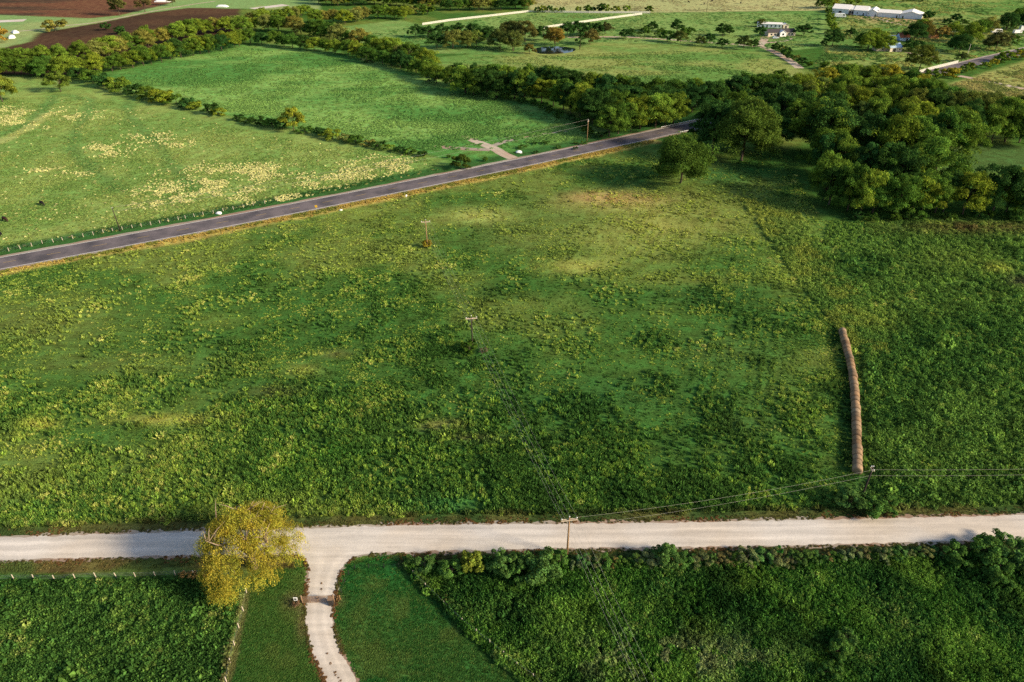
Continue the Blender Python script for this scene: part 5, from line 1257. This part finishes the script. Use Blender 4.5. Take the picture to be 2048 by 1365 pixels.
MB().prism([(-2.9, -2.5, 2.75), (0, -2.5, 4.5), (2.9, -2.5, 2.75), (2.9, -2.5, 2.95), (0, -2.5, 4.72), (-2.9, -2.5, 2.95)], (0, 5.5, 0)).build('porch_roof', M['roofwhite'], pm)
opening(o, 'window', 0, 1, 1.6, 1.4, y=-2.2)
o, L = building('shed', 'small cream shed beside the mobile home', *seg((1566, 57), (1577, 57)), 5, 2.6, 3.6, 'tan', 'roofwhite', 'gable'); opening(o, 'door', 0, .05, 1.4, 2, 'dark')
# blue-roofed house and yard sheds
o, L = building('house', 'cream house with pale blue metal roof among olive trees', *seg((1779, 104.5), (1803, 103.5)), 9, 3.0, 5.2, 'tan', 'roofblue'); opening(o, 'door', -1.5, .05, 2.4, 2.3, 'dark'); opening(o, 'window', 3, 1, 1.2, 1.1)
o, L = building('house', 'low house wing half hidden behind the olive trees', *seg((1752, 103), (1777, 103)), 7, 2.6, 3.8, 'tan', 'roofblue'); opening(o, 'window', 0, .9, 1.2, 1.1)
o, L = building('shed', 'small pale shed behind the olive farm trees', *seg((1778, 82), (1790, 82)), 5, 2.6, 3.6, 'white', 'roofwhite'); opening(o, 'door', 0, .05, 1.2, 2, 'dark')
o, L = building('shed', 'pale blue shed with rusty roof beside the dark tree', *seg((1799, 83), (1818, 83)), 8, 2.9, 5.6, 'roofblue', 'roofrust'); opening(o, 'door', 1.8, .05, 1.6, 2.1, 'dark')
# orange haystack
h_ = thing('haystack', 'orange-brown peaked stack beside the dark farm trees', 'haystack', P(1866, 76))
MB().prism([(-3.6, -3, 0), (3.6, -3, 0), (2.6, -1.8, 3.4), (.3, -.2, 6.6), (-2.8, -1.8, 3.2)], (0, 5, 0)).build('stack', simple('orange_straw', (.46, .22, .09), .95, .35, 1.2, .05, 0, .6), h_)
# vehicles
def vehicle(name, label, px, py, rz, dims, paint, kind='car', group=None):
    L, Wd, Hh = dims; o = thing(name, label, 'car' if kind == 'car' else 'van', P(px, py), rz, group)
    if kind == 'car': prof = [(-L / 2, .35), (-L / 2, .85), (-L * .46, .95), (-L * .36, Hh * .97), (L * .08, Hh), (L * .24, .98), (L * .45, .86), (L / 2, .65), (L / 2, .35)]
    else: prof = [(-L / 2, .4), (-L / 2, Hh * .95), (-L * .47, Hh), (L * .36, Hh), (L * .42, Hh * .8), (L / 2, Hh * .45), (L / 2, .4)]
    MB().prism([(a, -Wd / 2, z) for a, z in prof], (0, Wd, 0)).build('body', M[paint], o)
    for s in (-1, 1):
        yy = s * (Wd / 2 + .004)
        if kind == 'car': gpts = [(-L * .33, 1.0), (-L * .28, Hh * .92), (L * .06, Hh * .94), (L * .18, 1.0)]
        else: gpts = [(L * .2, Hh * .5), (L * .2, Hh * .85), (L * .33, Hh * .85), (L * .38, Hh * .5)]
        MB().prism([(a, yy, z) for a, z in gpts], (0, s * .01, 0)).build('window', M['glass'], o)
        for a in (-L * .3, L * .3):
            MB().tube([(a, s * (Wd / 2 - .2), .34), (a, s * (Wd / 2 + .02), .34)], .34, 12).build('wheel', M['black'], o)
    wsx = (L * .1, L * .225, Hh * .97, 1.02) if kind == 'car' else (L * .365, L * .425, Hh * .95, Hh * .8)
    MB().prism([(wsx[0] + .02, -Wd * .42, wsx[2] + .02), (wsx[1] + .02, -Wd * .42, wsx[3] + .02), (wsx[1] + .02, Wd * .42, wsx[3] + .02), (wsx[0] + .02, Wd * .42, wsx[2] + .02)], (.02, 0, .01)).build('windscreen', M['glass'], o)
vehicle('car', 'pale blue-white car parked on the loop drive before the ranch house', 1551, 77.5, R(5), (5.0, 1.9, 1.6), 'car')
vehicle('motorhome', 'white motorhome parked before the leftmost barn', 1680, 35, R(-12), (10, 3.0, 3.4), 'white', 'van')
vehicle('car', 'dark car between motorhome and barns', 1701, 31.5, R(20), (5, 2, 1.8), 'dark')
vehicle('van', 'white van on the far lane, left of the white vehicles', 1993, 66, R(0), (9, 2.6, 2.9), 'white', 'van')
vehicle('van', 'white van on the far lane near the right edge', 2034, 67, R(8), (7, 2.5, 2.6), 'white', 'van')
vehicle('truck', 'large white box truck cut by the right edge on the far lane', 2052, 62, R(0), (12, 3, 4.2), 'white', 'van')
def tarp(label, px, py, L, Wd, Hh, rz):
    mb = MB(); seg_ = 8; n_ = 7
    for i in range(n_):
        t = i / (n_ - 1); x_ = (t - .5) * L; k = (1 - abs(2 * t - 1) ** 4) ** .5 if 0 < t < 1 else .35
        for j in range(seg_ + 1):
            a = math.pi * j / seg_; mb.v.append((x_, math.cos(a) * Wd / 2 * (.8 + .2 * k), max(0, math.sin(a)) * Hh * k))
    for i in range(n_ - 1):
        for j in range(seg_):
            q = i * (seg_ + 1) + j; mb.f.append((q, q + 1, q + seg_ + 2, q + seg_ + 1))
    mb.f.append(tuple(range(seg_ + 1))); mb.f.append(tuple((n_ - 1) * (seg_ + 1) + j for j in range(seg_, -1, -1)))
    o = mb.build('covered_stack', M['white'], None, False); o.location = P(px, py); o.rotation_euler = (0, 0, rz); tag(o, label, 'covered stack', 'white covered stacks')
tarp('white covered stack nearest the orange thicket at the left', 24, 76, 9, 5, 2.2, R(-60))
tarp('white covered stack behind the other at the left', 31, 66, 9, 5, 2.0, R(-50))
tarp('long white covered stack beside the farm track at the top', 445, 14, 12, 6, 2.0, R(-10))
tarp('white covered stack at the top edge left of the thin tree', 326, 4, 17, 6, 2.6, R(0))
